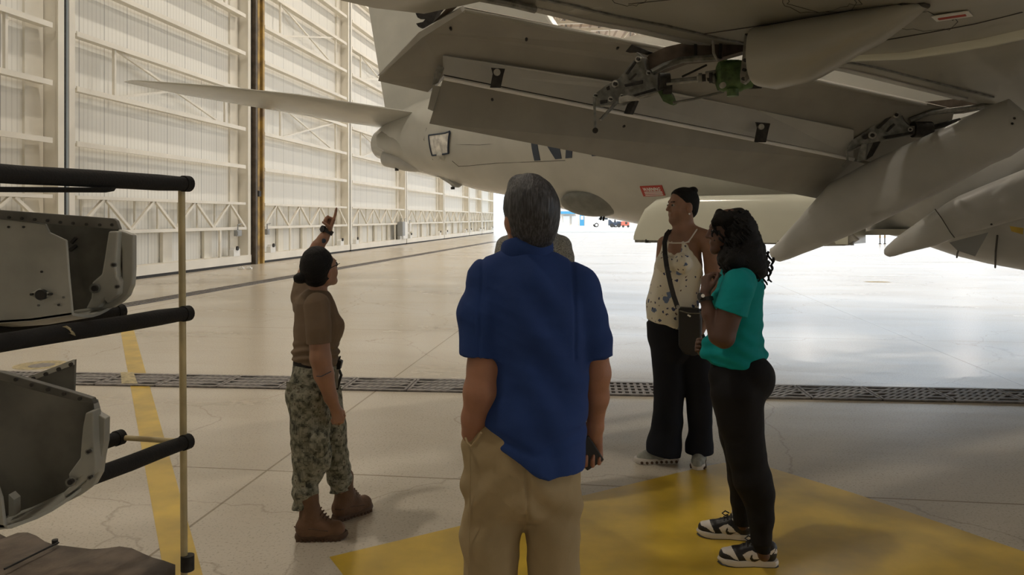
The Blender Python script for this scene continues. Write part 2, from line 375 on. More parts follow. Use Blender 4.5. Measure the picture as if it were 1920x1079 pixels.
while t < Ld-.6:
    p = DA+dd*t; px = 960+F*p.x/p.y; mode = 0 if (px > 1110 and px < 1235) or px < 0 else 1
    yel = False
    src = g3 if yel else (g1 if mode else g2)
    if src is None:
        mb = grate(1 if mode else 0); o = mb.build('drain_grate', M['cream'] if yel else M['grate'], local=True)
        if yel: g3 = o
        elif mode: g1 = o
        else: g2 = o
    else: o = src.copy(); COL.objects.link(o)
    o.location = (p.x, p.y, .0); o.rotation_euler = (0, 0, math.atan2(dd.y, dd.x)); o['rl'] = list(p)
    tag(o, 'drain grate crossed by the yellow floor stripe' if yel else ('cast iron drain grate with slanted slots in the floor trench' if mode else 'cast iron drain grate with straight slots in the floor trench'), 'drain grate',
        None if yel else ('slanted slot grates of the floor trench' if mode else 'straight slot grates of the floor trench'))
    t += .61
flat('floor_marking', [G(226,701.5),G(250,701.5),G(258,723),G(228,723)], .019, M['cream'])
EA, EB = G(240, 572), G(926, 453.6); e0 = (EB-EA).normalized(); en = Vector((-e0.y, e0.x, 0)); EA = EA-e0*8
flat('drain_shade_strip', [EA-en*.2, EB-en*.2, EB+en*.2, EA+en*.2], .003, M['void'])  # flat black strip, shade of the narrow drain put in as colour
mb = MB(); t = 0; LE = (EB-EA).length
for s in (-.17, -.06, .06, .17): mb.bar(EA+en*s+Vector((0,0,.008)), EB+en*s+Vector((0,0,.008)), .04, .01)
while t < 40: mb.bar(EA+e0*t-en*.19+Vector((0,0,.008)), EA+e0*t+en*.19+Vector((0,0,.008)), .03, .01); t += .09
tag(mb.build('drain_cover', M['grate'], local=True), 'long narrow drain cover strip running beside the hangar doors', 'drain cover')
# ---------------------------------------------------------------- the aircraft (axis A runs aft, I runs inboard)
A = Vector((-.766, .643, 0)); I = Vector((.643, .766, 0)); ZU = Vector((0, 0, 1))
AC = empty('patrol_aircraft', (4.5, 13.5, 0), label='large pale grey patrol aircraft with lowered flaps over the hangar floor', cat='aircraft')
FS = [(-1.75,3.62,.22,.25),(-1.6,3.60,.34,.38),(-.5,3.66,.70,.79),(0,3.69,.80,.90),(1,3.64,1.0,1.08),(2.1,3.55,1.2,1.28),(3.2,3.58,1.4,1.48),(4.6,3.50,1.62,1.70),(6.7,3.38,1.84,1.93),(9,3.32,1.88,1.98),(12,3.32,1.88,1.98),(24,3.32,1.88,1.98)]
P0 = Vector((-2.35, 20, 0))
def fsec(s):
    xs = [f[0] for f in FS]
    return [float(np.interp(s, xs, [f[k] for f in FS])) for k in (1, 2, 3)]
def fpt(s, th, off=0):                 # th from the near side (0) downwards
    zc, rw, rh = fsec(s); return P0-A*s-I*((rw+off)*math.cos(th))+Vector((0,0,zc-(rh+off)*math.sin(th)))
SS = sorted(set([round(-1.75+.05*k, 3) for k in range(4)]+[-1.5+.35*k for k in range(60)]))
MB().loft([[fpt(s, 2*math.pi*k/64) for k in range(64)] for s in SS]).build('fuselage', M['hull'], AC, True)
def fhit(px, py, off=0.0):             # where the sight line meets the near side of the fuselage: (s, theta)
    for Y in np.arange(9, 24, .01):
        p = W(px, py, Y); q = p-P0; s = -q.dot(A); l = q.dot(I)
        if s < -1.7: continue
        zc, rw, rh = fsec(s)
        if (l/rw)**2+((p.z-zc)/rh)**2 <= 1: return s, math.atan2(zc-p.z, -l*rh/rw)
    return None
def decal(quad, name, m, off=.012, th=.01, n=6, parent=None):
    c = [fhit(*q) for q in quad]
    if any(x is None for x in c): return None
    def bil(u, v): return [(c[0][k]*(1-u)+c[1][k]*u)*(1-v)+(c[3][k]*(1-u)+c[2][k]*u)*v for k in (0, 1)]
    V = []; Fc = []
    for o_ in (off, off-th*1.6):
        for i in range(n+1):
            for j in range(n+1): s, t = bil(i/n, j/n); V.append(fpt(s, t, o_))
    m2 = (n+1)**2
    for i in range(n):
        for j in range(n):
            a = i*(n+1)+j; Fc += [(a, a+1, a+n+2, a+n+1), (a+m2+n+1, a+m2+n+2, a+m2+1, a+m2)]
    for i in range(n):
        for (a, b) in ((i, i+1), (n*(n+1)+i+1, n*(n+1)+i)): Fc.append((a, a+m2, b+m2, b))
        for (a, b) in (((i+1)*(n+1), i*(n+1)), (i*(n+1)+n, (i+1)*(n+1)+n)): Fc.append((a, a+m2, b+m2, b))
    return mk(name, V, Fc, m, parent or AC)
# big dark letters NAVY on the aft fuselage, built stroke by stroke on the skin
def spt(s, z, off):
    zc, rw, rh = fsec(s); t = math.asin(max(-1, min(1, (zc-z)/rh))); return fpt(s, t, off)
def stroke(mb, a, b, w):
    n = 8
    for i in range(n):
        q = []
        for k in (i, i+1):
            s = a[0]+(b[0]-a[0])*k/n; z = a[1]+(b[1]-a[1])*k/n; q += [(s-w/2, z), (s+w/2, z)]
        V = [spt(*x, .012) for x in q]+[spt(*x, -.004) for x in q]
        mb.add(V, [(0,1,3,2),(0,4,5,1),(2,3,7,6),(1,5,7,3),(0,2,6,4)])
sN, tN = fhit(1008, 301); zb = fpt(sN, tN).z; zt = zb+1.0; lw = .17
GL = {'N': [((0,0),(0,1)),((0,1),(.62,0)),((.62,0),(.62,1))], 'A': [((0,0),(.36,1)),((.36,1),(.72,0)),((.15,.36),(.57,.36))],
      'V': [((0,1),(.36,0)),((.36,0),(.72,1))], 'Y': [((0,1),(.34,.45)),((.68,1),(.34,.45)),((.34,.45),(.34,0))]}
s = sN
for ch in 'NAVY':
    mb = MB()
    for (a, b) in GL[ch]: stroke(mb, (s+a[0]*.95, zb+a[1]*(zt-zb)), (s+b[0]*.95, zb+b[1]*(zt-zb)), lw)
    mb.build('letter', M['navyblue'], AC); s += .86
# warning sign
sg = decal(((1200,349),(1241,347.5),(1248,366),(1207,367.5)), 'warning_sign', M['red'], .014)
def quadtext(txt, quad, name, m, parent, size=1.0):
    c = [fhit(*q) for q in quad]; P = [fpt(*x, .03) for x in c]
    cu = bpy.data.curves.new(name, 'FONT'); cu.body = txt; cu.extrude = .002; cu.size = 1; cu.offset = .012
    t = bpy.data.objects.new(name, cu); COL.objects.link(t); bpy.context.view_layer.update()
    w = t.dimensions.x; h = t.dimensions.y or .7
    ex = (P[1]-P[0]); ey = (P[0]-P[3]); nn = ex.cross(ey).normalized()
    mtx = Matrix.Identity(4)
    for r_ in range(3):
        mtx[r_][0] = ex[r_]/w; mtx[r_][1] = ey[r_]/h; mtx[r_][2] = nn[r_]; mtx[r_][3] = P[3][r_]
    dg = bpy.context.evaluated_depsgraph_get(); me = bpy.data.meshes.new_from_object(t.evaluated_get(dg))
    V = [mtx@v.co for v in me.vertices]; Fc = [tuple(p.vertices) for p in me.polygons]
    bpy.data.objects.remove(t); return mk(name, V, Fc, m, parent)
quadtext('WARNING', ((1206,350.5),(1238,349.5),(1240,355.5),(1208,356.5)), 'sign_lettering', M['white'], sg)
for k in range(3):
    y = 358.5+2.8*k; decal(((1209+k,y),(1242+k,y-1),(1242+k,y+.2),(1209+k,y+1.2)), 'small_print_line', M['white'], .024, .004, 2, sg)
# foil patch with a taped edge
pq = ((806,254),(845,247),(842,287),(812,291))
decal(pq, 'foil_patch', M['foil'], .03, .02, 8)
mb = MB(); c = [fhit(*q) for q in pq]
for i in range(4):
    a, b = c[i], c[(i+1) % 4]; mb.tube([fpt(a[0]+(b[0]-a[0])*k/5, a[1]+(b[1]-a[1])*k/5, .03) for k in range(6)], .022, 6)
mb.build('tape_border', M['navyblue'], AC)
x = fhit(828, 292); MB().tube([fpt(*x, -.05), fpt(*x, .05), fpt(*x, .12)], [.14,.12,.05], 14).build('drain_mast', M['hull'], AC, True)
# skin seams
def fseam(pts, r=.006):
    q = [fhit(*p) for p in pts]; q = [x for x in q if x]
    if len(q) > 1: MB().tube([fpt(s, t, .001) for s, t in q], r, 5).build('skin_seam', M['seam'], AC)
fseam([(848,302),(860,312),(880,311),(930,306),(990,304),(1060,301)], .005); fseam([(820,270),(900,272),(1000,263)], .004); fseam([(800,240),(795,262),(812,300)], .005)
fseam([(1242,372),(1300,371),(1420,371),(1530,372)], .008)
# belly radome
s0, t0 = fhit(1106, 384); c = fpt(s0, t0, -.02); nrm = (fpt(s0, t0, 1)-fpt(s0, t0, 0)).normalized(); ax = -A
mb = MB(); rings = []
bx = nrm.cross(ax).normalized()
for i in range(15):
    u = -1+2*i/14; r_ = max(.02, (1-abs(u)**2.3)**.6); rings.append([c+ax*(u*.72)+bx*(.40*r_*math.cos(a))+nrm*(.17*r_*math.sin(a)) for a in [2*math.pi*k/24 for k in range(24)]])
mb.loft(rings).build('belly_radome', M['blister'], AC, True)
for i, (px, py) in enumerate(((1128,402.5),(1133,403.5))):
    x = fhit(px, py)
    if x: MB().tube([fpt(*x, 0), fpt(*x, .12)], .02, 8).build('drain_stub', M['dark'], AC)
# long rounded box along the side and its dark lower lip
def alongA(px, i):                      # point on the line of constant i at image column px
    r_ = (px-960)/F; return i/(.643*r_+.766)
rings = []
for k, px in enumerate((1188,1190,1196,1206,1222,1245,1300,1400,1500,1590)):
    Y = alongA(px, 11.35); c = Vector(((px-960)/F*Y, Y, 0)); zt_ = (1.32,1.42,1.60,1.80,1.92,1.96,1.965,1.965,1.965,1.965)[k]; zb_ = 1.24
    d_ = (.25,.35,.55,.7,.8,.85,.85,.85,.85,.85)[k]; ring = []
    for (a, b) in ((.0,0),(0,.3),(0,.6),(.02,.8),(.08,.93),(.2,1),(.5,1.02),(1,1.0),(1,.5),(1,0)): ring.append(c+I*(a*d_)+Vector((0,0,zb_+(zt_-zb_)*b)))
    rings.append(ring)
bxo = MB().loft(rings).build('side_fairing', M['white_hull'], AC, True)
mb = MB(); a = W(1192,452,alongA(1192,11.4)); b = W(1600,457,alongA(1600,11.4)); mb.bar(a, b, .06, .05); mb.build('lower_lip', M['steel'], bxo)
mb = MB()
for k in range(9):
    p = a.lerp(b, (k+.6)/9.4); mb.box((p.x-.04, p.y-.05, p.z-.03), (p.x+.05, p.y, p.z+.03))
mb.build('latches', M['dark'], bxo)
MB().poly([W(1560,442,11.0),W(1590,438,10.9),(W(1604,450,10.8)),W(1585,461,10.9),W(1545,462,11.0),W(1500,458,11.2)], I*.2).build('end_bracket', M['flap'], AC)
# low belly fairing at the wing root
rings = []
for px, zb_, rw in ((1600,1.50,.3),(1640,1.38,.9),(1700,1.30,1.5),(1745,1.18,1.8),(1800,1.04,1.95),(1860,.94,2.05),(1930,.86,2.1),(2050,.80,2.1),(2400,.8,2.1)):
    Y = alongA(px, 13.2); c = Vector(((px-960)/F*Y, Y, 0)); rings.append([c-I*(rw*math.cos(t))+Vector((0,0,2.2-(2.2-zb_)*math.sin(t))) for t in [2*math.pi*k/40 for k in range(40)]])
bf = MB().loft(rings).build('belly_fairing', M['canoe'], AC, True)
def hitI(px, py, i): Y = alongA(px, i); return W(px, py, Y)
for (px, y0, y1) in ((1798,468,483),(1870,442,502)):
    MB().tube([hitI(px, y0, 11.45), hitI(px-3, (y0+y1)/2, 11.75), hitI(px-4, y1, 12.4)], .012, 6).build('skin_seam', M['seam'], bf)
MB().poly([hitI(1780,455,11.2),hitI(1853,436,11.2),hitI(1828,481,11.2),hitI(1795,470,11.2)], I*.03).build('access_panel', M['greybox'], AC)
MB().poly([hitI(1893,424,11.0),hitI(1919,428,11.0),hitI(1918,440,11.0),hitI(1896,434,11.0)], I*.01).build('yellow_placard', M['yellow'], bf)
MB().poly([hitI(1640,430,12),hitI(1770,430,11.8),hitI(1700,441,12),hitI(1600,441,12.2)], I*1.5).build('keel_panel', M['hull'], AC)
# tail: fin, tailplane, tail pod, aerial
ft = Vector((-3.24, 20.6, 0)); tan = .18
prof = [(0,4.2),(-.44,7.34),(-1.0,11.2),(3.0,11.2),(7.5,4.6)]
MB().poly([ft-A*s_+I*-.14+Vector((0,0,z)) for s_, z in [(0,4.2),(-.76,7.34),(-1.7,11.2),(1.6,11.2),(6.2,4.9)]], I*.28).build('fin', M['hull'], AC, bevel=.04)
MB().tube([W(745,207,20.3), W(770,199,19.9), W(800,190,19.4)], .018, 6).build('aerial_wire', M['dark'], AC)
MB().poly([W(783,207,19.4),W(787,203,19.4),W(786,214,19.4),W(782,213,19.4)], I*.05).build('vent', M['dark'], AC)
rings = []
for (le, te, th) in (((794,214,19.2),(742,242,21.4),.30),((700,200,18.9),(640,228,20.6),.26),((560,178,18.3),(505,205,19.5),.20),((400,161,17.6),(350,179,18.5),.13),((262,151,16.95),(238,156,17.6),.05),((248,150.5,16.95),(232,153.5,17.5),.02)):
    a, b = W(*le), W(*te); ring = []
    for k in range(20):
        t = 2*math.pi*k/20; x = .5-.5*math.cos(t); ring.append(a.lerp(b, x)+ZU*(th*.5*math.sin(t)*(1-.35*x)))
    rings.append(ring)
MB().loft(rings).build('tailplane', M['hull'], AC, True)
rings = []
for px, yt, yb, w in ((720,285,309,.05),(724,283,313,.2),(742,282,317,.3),(760,286,321,.3),(780,296,323,.22),(797,312,321,.05)):
    Y = 20.3-(px-720)*.010; rings.append([W(px, (yt+yb)/2, Y)+I*(w*math.cos(t))+ZU*((yb-yt)/2/F*Y*math.sin(t)) for t in [2*math.pi*k/16 for k in range(16)]])
MB().loft(rings).build('tail_pod', M['canoe'], AC, True)
rings = []
for px, yt, yb, w in ((718,246,268,.1),(722,245,285,.3),(740,243,296,.4),(770,240,303,.5),(800,240,315,.5)):
    Y = 20.4-(px-718)*.011; rings.append([W(px, (yt+yb)/2, Y)+I*(w*math.cos(t))+ZU*((yb-yt)/2/F*Y*math.sin(t)) for t in [2*math.pi*k/20 for k in range(20)]])
MB().loft(rings).build('tail_cone', M['hull'], AC, True)
MB().disc(W(744,316,19.9), ZU, .05, .12).build('strobe', M['dark'], AC)
MB().poly([W(806,318,19.2),W(826,325,19.0),W(868,345,18.6),W(858,352,18.6),W(848,351,18.7),W(842,345,18.8),W(815,328,19.1)], I*.06).build('belly_aerial', M['canoe'], AC, bevel=.01)
MB().disc(W(849,353,18.7), ZU, .05, .06).build('aerial_foot', M['dark'], AC)

# ---- wing: underside follows the trailing edge line, thick box going forward
TEL = [(560,-34,5.2),(640,1,5.45),(700,15,5.55),(795,26,5.7),(860,8,5.75),(885,-2,5.75),(1000,20,6.0),(1086,40,6.3),(1180,57,6.6),(1290,82,6.9),(1400,102,7.25),(1575,132,7.8),(1795,186,8.6),(2000,236,9.4),(2300,300,10.6)]
rings = []
for (px, py, Y) in TEL:
    te = W(px, py, Y); ring = []
    for (fx, dz) in ((0,0),(.5,-.01),(1.2,-.02),(2.2,-.05),(3.4,-.06),(4.4,-.02),(4.9,.10),(5.05,.25),(4.9,.42),(4.2,.55),(2.5,.50),(1.0,.25),(.1,.05)): ring.append(te-A*fx+ZU*dz)
    rings.append(ring)
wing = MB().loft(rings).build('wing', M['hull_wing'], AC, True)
def wpt(px, py, dz=-.012):              # point on the wing underside seen at a pixel
    best = None
    for k in range(len(TEL)-1):
        for u in np.linspace(0, 1, 12):
            te = W(*TEL[k]).lerp(W(*TEL[k+1]), u)
            for fx in np.linspace(0, 4.4, 90):
                p = te-A*fx+ZU*float(np.interp(fx, (0,.5,1.2,2.2,3.4,4.4), (0,-.01,-.02,-.05,-.06,-.02)))
                e = (960+F*p.x/p.y-px)**2+(HY-F*(p.z-H)/p.y-py)**2
                if best is None or e < best[0]: best = (e, p)
    return best[1]+ZU*dz
def wseam(pts, r=.008, name='skin_seam', m='seam'): MB().tube([wpt(*p, dz=0) for p in pts], r, 5).build(name, M[m], wing)
wseam([(1320,64),(1410,50),(1500,37),(1600,22),(1661,14)]); wseam([(1650,78),(1740,62),(1830,44),(1919,24)]); wseam([(1180,8),(1300,-5)], .005)
def ring_(cx, cy, rx, ry, r): wseam([(cx+rx*math.cos(t), cy+ry*math.sin(t)) for t in [2*math.pi*k/26 for k in range(27)]], r)
ring_(1540,2,74,22,.003); ring_(1540,2,64,17,.003); ring_(1735,42,58,16,.003); ring_(1735,42,48,12,.003); ring_(1180,-2,34,12,.003)
p = wpt(1783,27); MB().obox(p, -A*.12, I*.09, ZU*.004).build('stencil_label', M['white'], wing)
p = wpt(1783,26,-.02); MB().obox(p, -A*.09, I*.02, ZU*.004).build('stencil_text', M['red'], wing)
# cove lip along the trailing edge and the low step fairing toward the root
mb = MB()
for k in range(5, 12): mb.bar(W(*TEL[k])-A*.06-ZU*.008, W(*TEL[k+1])-A*.06-ZU*.008, .10, .012)
mb.build('trailing_edge_strip', M['canoe'], wing)
mb = MB()
for k in range(5, 12): mb.bar(W(*TEL[k])-A*.34-ZU*.012, W(*TEL[k+1])-A*.34-ZU*.012, .03, .02)
mb.build('seal_strip', M['steel'], wing)
pts = [wpt(*q, dz=.03) for q in ((1500,122),(1560,114),(1620,106),(1700,98),(1780,88),(1850,76),(1935,60))]
MB().tube(pts, [.03,.06,.075,.085,.09,.09,.09], 16).build('root_step_fairing', M['white_hull'], wing, True)

# ---- flaps
def panel(name, pts, th, m, parent=AC, bevel=0): return MB().poly([W(*p) for p in pts], th).build(name, m, parent, bevel=bevel)
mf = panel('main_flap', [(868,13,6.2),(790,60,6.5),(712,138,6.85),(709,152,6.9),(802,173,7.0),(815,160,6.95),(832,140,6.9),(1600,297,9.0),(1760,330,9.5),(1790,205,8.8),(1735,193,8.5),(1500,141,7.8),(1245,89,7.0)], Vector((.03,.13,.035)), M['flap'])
mb = MB(); mb.tube([W(870,20,6.22), W(1245,92,7.02), W(1500,145,7.82), W(1735,197,8.52)], .022, 10); mb.build('leading_edge', M['hull_wing'], mf, True)
panel('end_rib', [(868,10,6.15),(872,18,6.15),(796,66,6.4),(722,134,6.75),(712,138,6.8),(790,56,6.4)], Vector((-.02,-.03,-.03)), M['flap'], mf)
panel('flap_cove', [(832,103,6.72),(1200,160,7.45),(1420,205,8.1),(1600,243,8.55),(1600,294,8.9),(832,138,6.8)], Vector((-.006,-.02,-.01)), M['canoe'], mf)
panel('gap_shadow_strip', [(832,136,6.82),(1600,291,8.9),(1600,297,8.93),(832,142,6.85)], Vector((0,.02,0)), M['dark'], mf)  # dark strip put in as the shade of the slot between flaps
af = panel('aft_flap', [(830,150,6.9),(805,232,7.0),(1530,372,9.3),(1560,378,9.45),(1640,312,9.2),(1600,302,8.95)], Vector((.03,.05,.06)), M['flap'])
MB().tube([W(832,146,6.86), W(1600,299,8.93)], .022, 8).build('lit_nose_edge', M['brightedge'], af, True)  # white tube painted as the edge that catches light
panel('end_plate', [(812,160,6.9),(826,162,6.9),(812,208,6.93),(802,204,6.93)], Vector((.0,.04,.0)), M['flap'], af)
panel('end_bracket', [(822,124,6.75),(833,128,6.75),(822,156,6.8),(811,160,6.8),(815,140,6.78)], Vector((0,-.03,0)), M['steel'], mf)
for j, (x, y, Y) in enumerate(((935,130,6.8),(1430,232,8.1))):
    fit = panel('hinge_fitting', [(x-14,y-3,Y),(x+12,y-1,Y),(x+9,y+10,Y),(x+4,y+34,Y),(x-16,y+34,Y),(x-11,y+8,Y)], Vector((0,-.04,-.01)), M['dark'], mf)
    MB().disc(W(x-3,y+6,Y-.06), (0,1,0), .03, .03).build('hinge_pin', M['lightsteel'], fit)
for (x, y, Y) in ((923,187,6.85),(987,74,6.55),(1158,90,7.0),(1170,237,7.6),(1490,120,7.6),(1508,182,8.3),(1538,250,8.6),(845,54,6.5)):
    MB().disc(W(x, y, Y-.03), (0,1,0), .012, .05, 8).build('rivet', M['dark'], af if y > 185 and x != 1538 else mf)

panel('aileron_hinge', [(779,25),(800,22),(832,9),(822,20),(813,38),(801,62),(792,62),(796,52),(784,50),(780,44),(793,41),(800,33),(783,33)] and [(x, y, 6.6) for x, y in [(779,25),(800,22),(832,9),(822,20),(813,38),(801,62),(792,62),(796,52),(784,50),(780,44),(793,41),(800,33),(783,33)]], Vector((.02,.06,0)), M['dark'], wing)
panel('hinge_strut', [(848,4,6.1),(862,4,6.1),(812,52,6.4),(800,56,6.4)], Vector((.0,.05,0)), M['brown_metal'], wing)
# ---- flap track fairings
def canoe(name, st, i, w, m, parent=AC):
    rings = []
    for px, yc, h_, wf in st:
        Y = alongA(px, i); c = W(px, yc, Y); r_ = h_/F*Y; ring = []
        for k in range(28):
            t = 2*math.pi*k/28; cs, sn = math.cos(t), math.sin(t); e = .78
            ring.append(c+I*(w*wf*math.copysign(abs(cs)**e, cs))+ZU*(r_*math.copysign(abs(sn)**e, sn)))
        rings.append(ring)
    return MB().loft(rings).build(name, m, parent, True)
c2 = canoe('flap_track_fairing', [(1446.5,471,3,.2),(1447.5,472,7,.36),(1450,474,10,.44),(1455,474.5,14.5,.5),(1463,471,20,.55),(1480,459,27,.62),(1500,444,34,.7),(1557,401,56,.9),(1620,370,60,1),(1700,332,60,1),(1780,294,58,1),(1857,254,55,1),(1893,240,54,1),(1925,243,30,.8),(1945,252,8,.4)], 9.33, .22, M['canoe'])
c3 = canoe('flap_track_fairing', [(1659.5,471,3,.2),(1660.5,472,6,.36),(1664,471,9.5,.44),(1669,469.5,12.5,.5),(1678,464.5,16,.56),(1700,453,21,.66),(1755,427,34,.88),(1800,405,38,1),(1860,384,42,1),(1930,360,46,1),(2060,318,50,1)], 11.0, .22, M['canoe'])
for (cn, pts, i) in ((c3, [(1753,392),(1766,410),(1782,436),(1790,446)], 10.77),):
    MB().tube([hitI(x, y, i) for x, y in pts], .006, 5).build('joint_seam', M['seam'], cn)
for (cn, x, y, i) in ((c2,1898,232,9.1),(c2,1902,222,9.1),(c3,1859,421,10.77)):
    MB().disc(hitI(x, y, i), I, .012, .02, 8).build('rivet', M['dark'], cn)
f1 = canoe('fixed_track_fairing', [(1421,108,54,1),(1450,108,59,1),(1500,98,58,1),(1528,91,56,1),(1567,77,48,.95),(1610,60,38,.85),(1650,47,31,.75),(1700,25,17,.5),(1732,13,6,.2),(1739,10,2,.08)], 6.12, .24, M['hull_wing'])
MB().tube([wpt(1661,14), wpt(1690,8), wpt(1714,3), wpt(1731,3), wpt(1740,8)], .018, 8).build('sealant_bead', M['seam'], f1)
canoe('fixed_track_fairing', [(1000,8,12,.7),(1006,4,20,.9),(1030,-2,30,1),(1090,-12,38,1),(1150,-30,40,.8),(1200,-52,38,.5),(1240,-75,30,.2)], 4.95, .17, M['hull_wing'])
MB().tube([W(890,-6,5.6), W(950,5,5.7), W(1003,18,5.85)], .03, 8).build('wing_edge_tube', M['steel'], wing, True)

# ---- flap drive mechanism of the uncovered track
def fit(name, pts, Y, m, th=.06, parent=AC, bevel=.004): return MB().poly([W(x, y, Y-th/2) for x, y in pts], I*th).build(name, m, parent, bevel=bevel)
T1 = fit('flap_track', [(1207,116),(1217,102),(1247,88),(1282,80),(1335,72),(1393,58),(1420,52),(1420,100),(1390,97),(1342,111),(1277,117),(1242,130),(1219,139)], 6.95, M['brown_metal'], .12)
MB().tube([W(1222,136,6.85), W(1245,124,6.85), W(1280,112,6.85), W(1342,108,6.8)], .03, 8).build('track_rail', M['steel'], T1, True)
for x in (1301, 1348): fit('track_web', [(x,80),(x+5,79),(x+5,110),(x,111)], 6.86, M['dark'], .02, T1)
K1 = fit('carriage_bracket', [(1191,109),(1193.5,97),(1205,107),(1210,130),(1224,141),(1237,139),(1243,150),(1235,172),(1208,180),(1177,187),(1162,196),(1117,199),(1112.5,178),(1136,160),(1159,148)], 6.85, M['steel'], .09)
for (x, y, r_, d_) in ((1197,111,6,.02),(1154,157.5,7,.02),(1216,137,4,.02),(1117,179,4,.02),(1145,186,4.5,.02),(1166,180,3,.02)):
    q = MB().disc(W(x, y, 6.78), I, r_/F*6.8, d_).build('bolt_boss', M['lightsteel'], K1); MB().disc(W(x, y, 6.76), I, r_*.5/F*6.8, .03).build('bolt', M['dark'], q)
for pts in ([(1178,150),(1191,137),(1194,139),(1182,151)],[(1136,164),(1142,160),(1143,168),(1138,170)],[(1125,188),(1138,187),(1138,193),(1125,195)],[(1172,138),(1190,114),(1193,117),(1177,140)],[(1170,158),(1205,150),(1205,157),(1172,163)],[(1185,178),(1228,165),(1231,170),(1190,181)]): fit('lightening_hole', pts, 6.79, M['dark'], .01, K1)
fit('chevron_plate', [(1172,97),(1184,83),(1219,97),(1205,101),(1190,96)], 6.9, M['dark'], .08, K1)
lk = MB(); lk.tube([W(1114,182,6.7), W(1115,205,6.7), W(1116,240,6.7)], .011, 8); lk.build('hanging_link', M['steel'], K1); MB().disc(W(1116,245,6.7), (0,1,0), .024, .03).build('link_eye', M['dark'], K1)
MB().bar(W(1156,192,6.75), W(1126,225,6.7), .04, .02).build('hanging_strut', M['steel'], K1)
fit('flap_hanger', [(1178,190),(1192,188),(1181,214),(1169,213)], 6.9, M['dark'], .06, K1)
fit('lower_crank', [(1160,182),(1176,178),(1196,184),(1200,188),(1172,190),(1160,194)], 6.74, M['lightsteel'], .03, K1)
MB().tube([W(1250,153,6.7), W(1310,147,6.7)], 4/F*6.7, 12).build('jack_screw', M['steel'], AC, True)
MB().tube([W(1250,158,6.66), W(1308,152,6.66)], 2.4/F*6.7, 12).build('screw_tube', M['lightsteel'], AC, True)
MB().tube([W(1279,144,6.8), W(1325,122,6.8)], 2/F*6.8, 8).build('control_rod', M['dark'], AC)
MB().tube([W(1262,193,6.75), W(1300,186,6.75), W(1357,172,6.75)], 2.4/F*6.8, 8).build('control_rod', M['steel'], AC)
MB().disc(W(1245,153,6.75), (1,0,0), .075, .09).build('ball_nut', M['dark'], AC, True); MB().disc(W(1251,166,6.75), (1,0,0), .05, .07).build('ball_nut', M['dark'], AC, True)
fit('crank_arm', [(1233,172),(1250,165),(1259,178),(1265,194),(1258,197),(1243,190)], 6.8, M['green'], .05)
for x, y, r_, mm in ((1313,146,9,'steel'),(1320,146,7,'dark'),(1326,140,6,'lightsteel'),(1333,146,10,'dark'),(1336,147,7,'steel'),(1310,146,6,'lightsteel')):
    MB().disc(W(x, y, 6.7), (1,-.3,0), r_/F*6.7, .03).build('drive_coupling', M[mm], AC, True)
fit('coupling_fork', [(1322,134),(1345,130),(1346,134),(1338,140),(1346,152),(1338,158),(1326,152)], 6.75, M['steel'], .04)
rings = []
for x, rr_ in ((1344,20),(1347,27),(1356,30),(1362,28),(1368,31),(1388,30),(1394,26),(1410,22)):
    c = W(x, 143, 6.7); rings.append([c+Vector((0,-.1,0))*math.cos(t)*rr_/30+ZU*(rr_/F*6.7*math.sin(t)) for t in [2*math.pi*k/24 for k in range(24)]])
gb = MB().loft(rings).build('gearbox', M['green'], AC, True)
MB().disc(W(1374,174,6.65), ZU, .05, .06).build('gearbox_drain', M['green'], gb); MB().disc(W(1355,160,6.6), (0,1,0), .025, .04).build('gearbox_cap', M['lightsteel'], gb)
MB().box(tuple(W(1352,118,6.72)), tuple(W(1386,112,6.6))).build('gearbox_flange', M['green'], gb)
L1 = fit('support_link', [(1396,60),(1401,56),(1408,60),(1407,80),(1405,110),(1404,135),(1400,152),(1394,158),(1388,154),(1387,140),(1391,110),(1394,80)], 6.55, M['lightsteel'], .05)
for y in (64, 113, 131, 148): MB().disc(W(1401-(y-64)*.08, y, 6.5), I, .014, .03).build('bolt', M['dark'], L1)
L2 = fit('support_link', [(1400,134),(1405,124),(1412,126),(1427,112),(1430,120),(1415,140),(1406,146),(1398,155),(1395,148)], 6.5, M['lightsteel'], .05)
MB().disc(W(1408,134,6.42), (0,1,0), .022, .03).build('bolt', M['dark'], L2)
MB().tube([W(1336,62,6.8), W(1337,80,6.75), W(1338,100,6.75), W(1345,114,6.75)], .012, 8).build('hydraulic_line', M['lightsteel'], AC, True)
fit('fairing_bulkhead', [(1404,56),(1420,60),(1432,100),(1430,140),(1424,165),(1400,166),(1392,150)], 6.75, M['dark'], .05)
fit('strut_cross', [(1405,102),(1424,92),(1425,97),(1405,107)], 6.5, M['lightsteel'], .02)
# ---- second mechanism beside the drooped fairing
T2 = fit('flap_track', [(1695,206),(1734,191),(1795,185),(1873,177),(1935,174),(1935,196),(1860,200),(1803,211),(1745,215),(1709,232)], 8.9, M['brown_metal'], .12)
MB().tube([W(1705,226,8.7), W(1745,211,8.7), W(1800,205,8.7), W(1870,195,8.7)], .03, 8).build('track_rail', M['steel'], T2, True)
K2 = fit('carriage_bracket', [(1667,208.5),(1675,195),(1689,206),(1694,226),(1704,236),(1720,236),(1718,250),(1700,255),(1678,259),(1639,267),(1612,275),(1589,284),(1588,278),(1597,263),(1622,247.5)], 8.7, M['steel'], .09)
for (x, y, r_) in ((1681,215.5,6),(1636,254,7),(1707,243,4)):
    q = MB().disc(W(x, y, 8.62), I, r_/F*8.6, .03).build('bolt_boss', M['lightsteel'], K2); MB().disc(W(x, y, 8.6), I, r_*.5/F*8.6, .03).build('bolt', M['dark'], q)
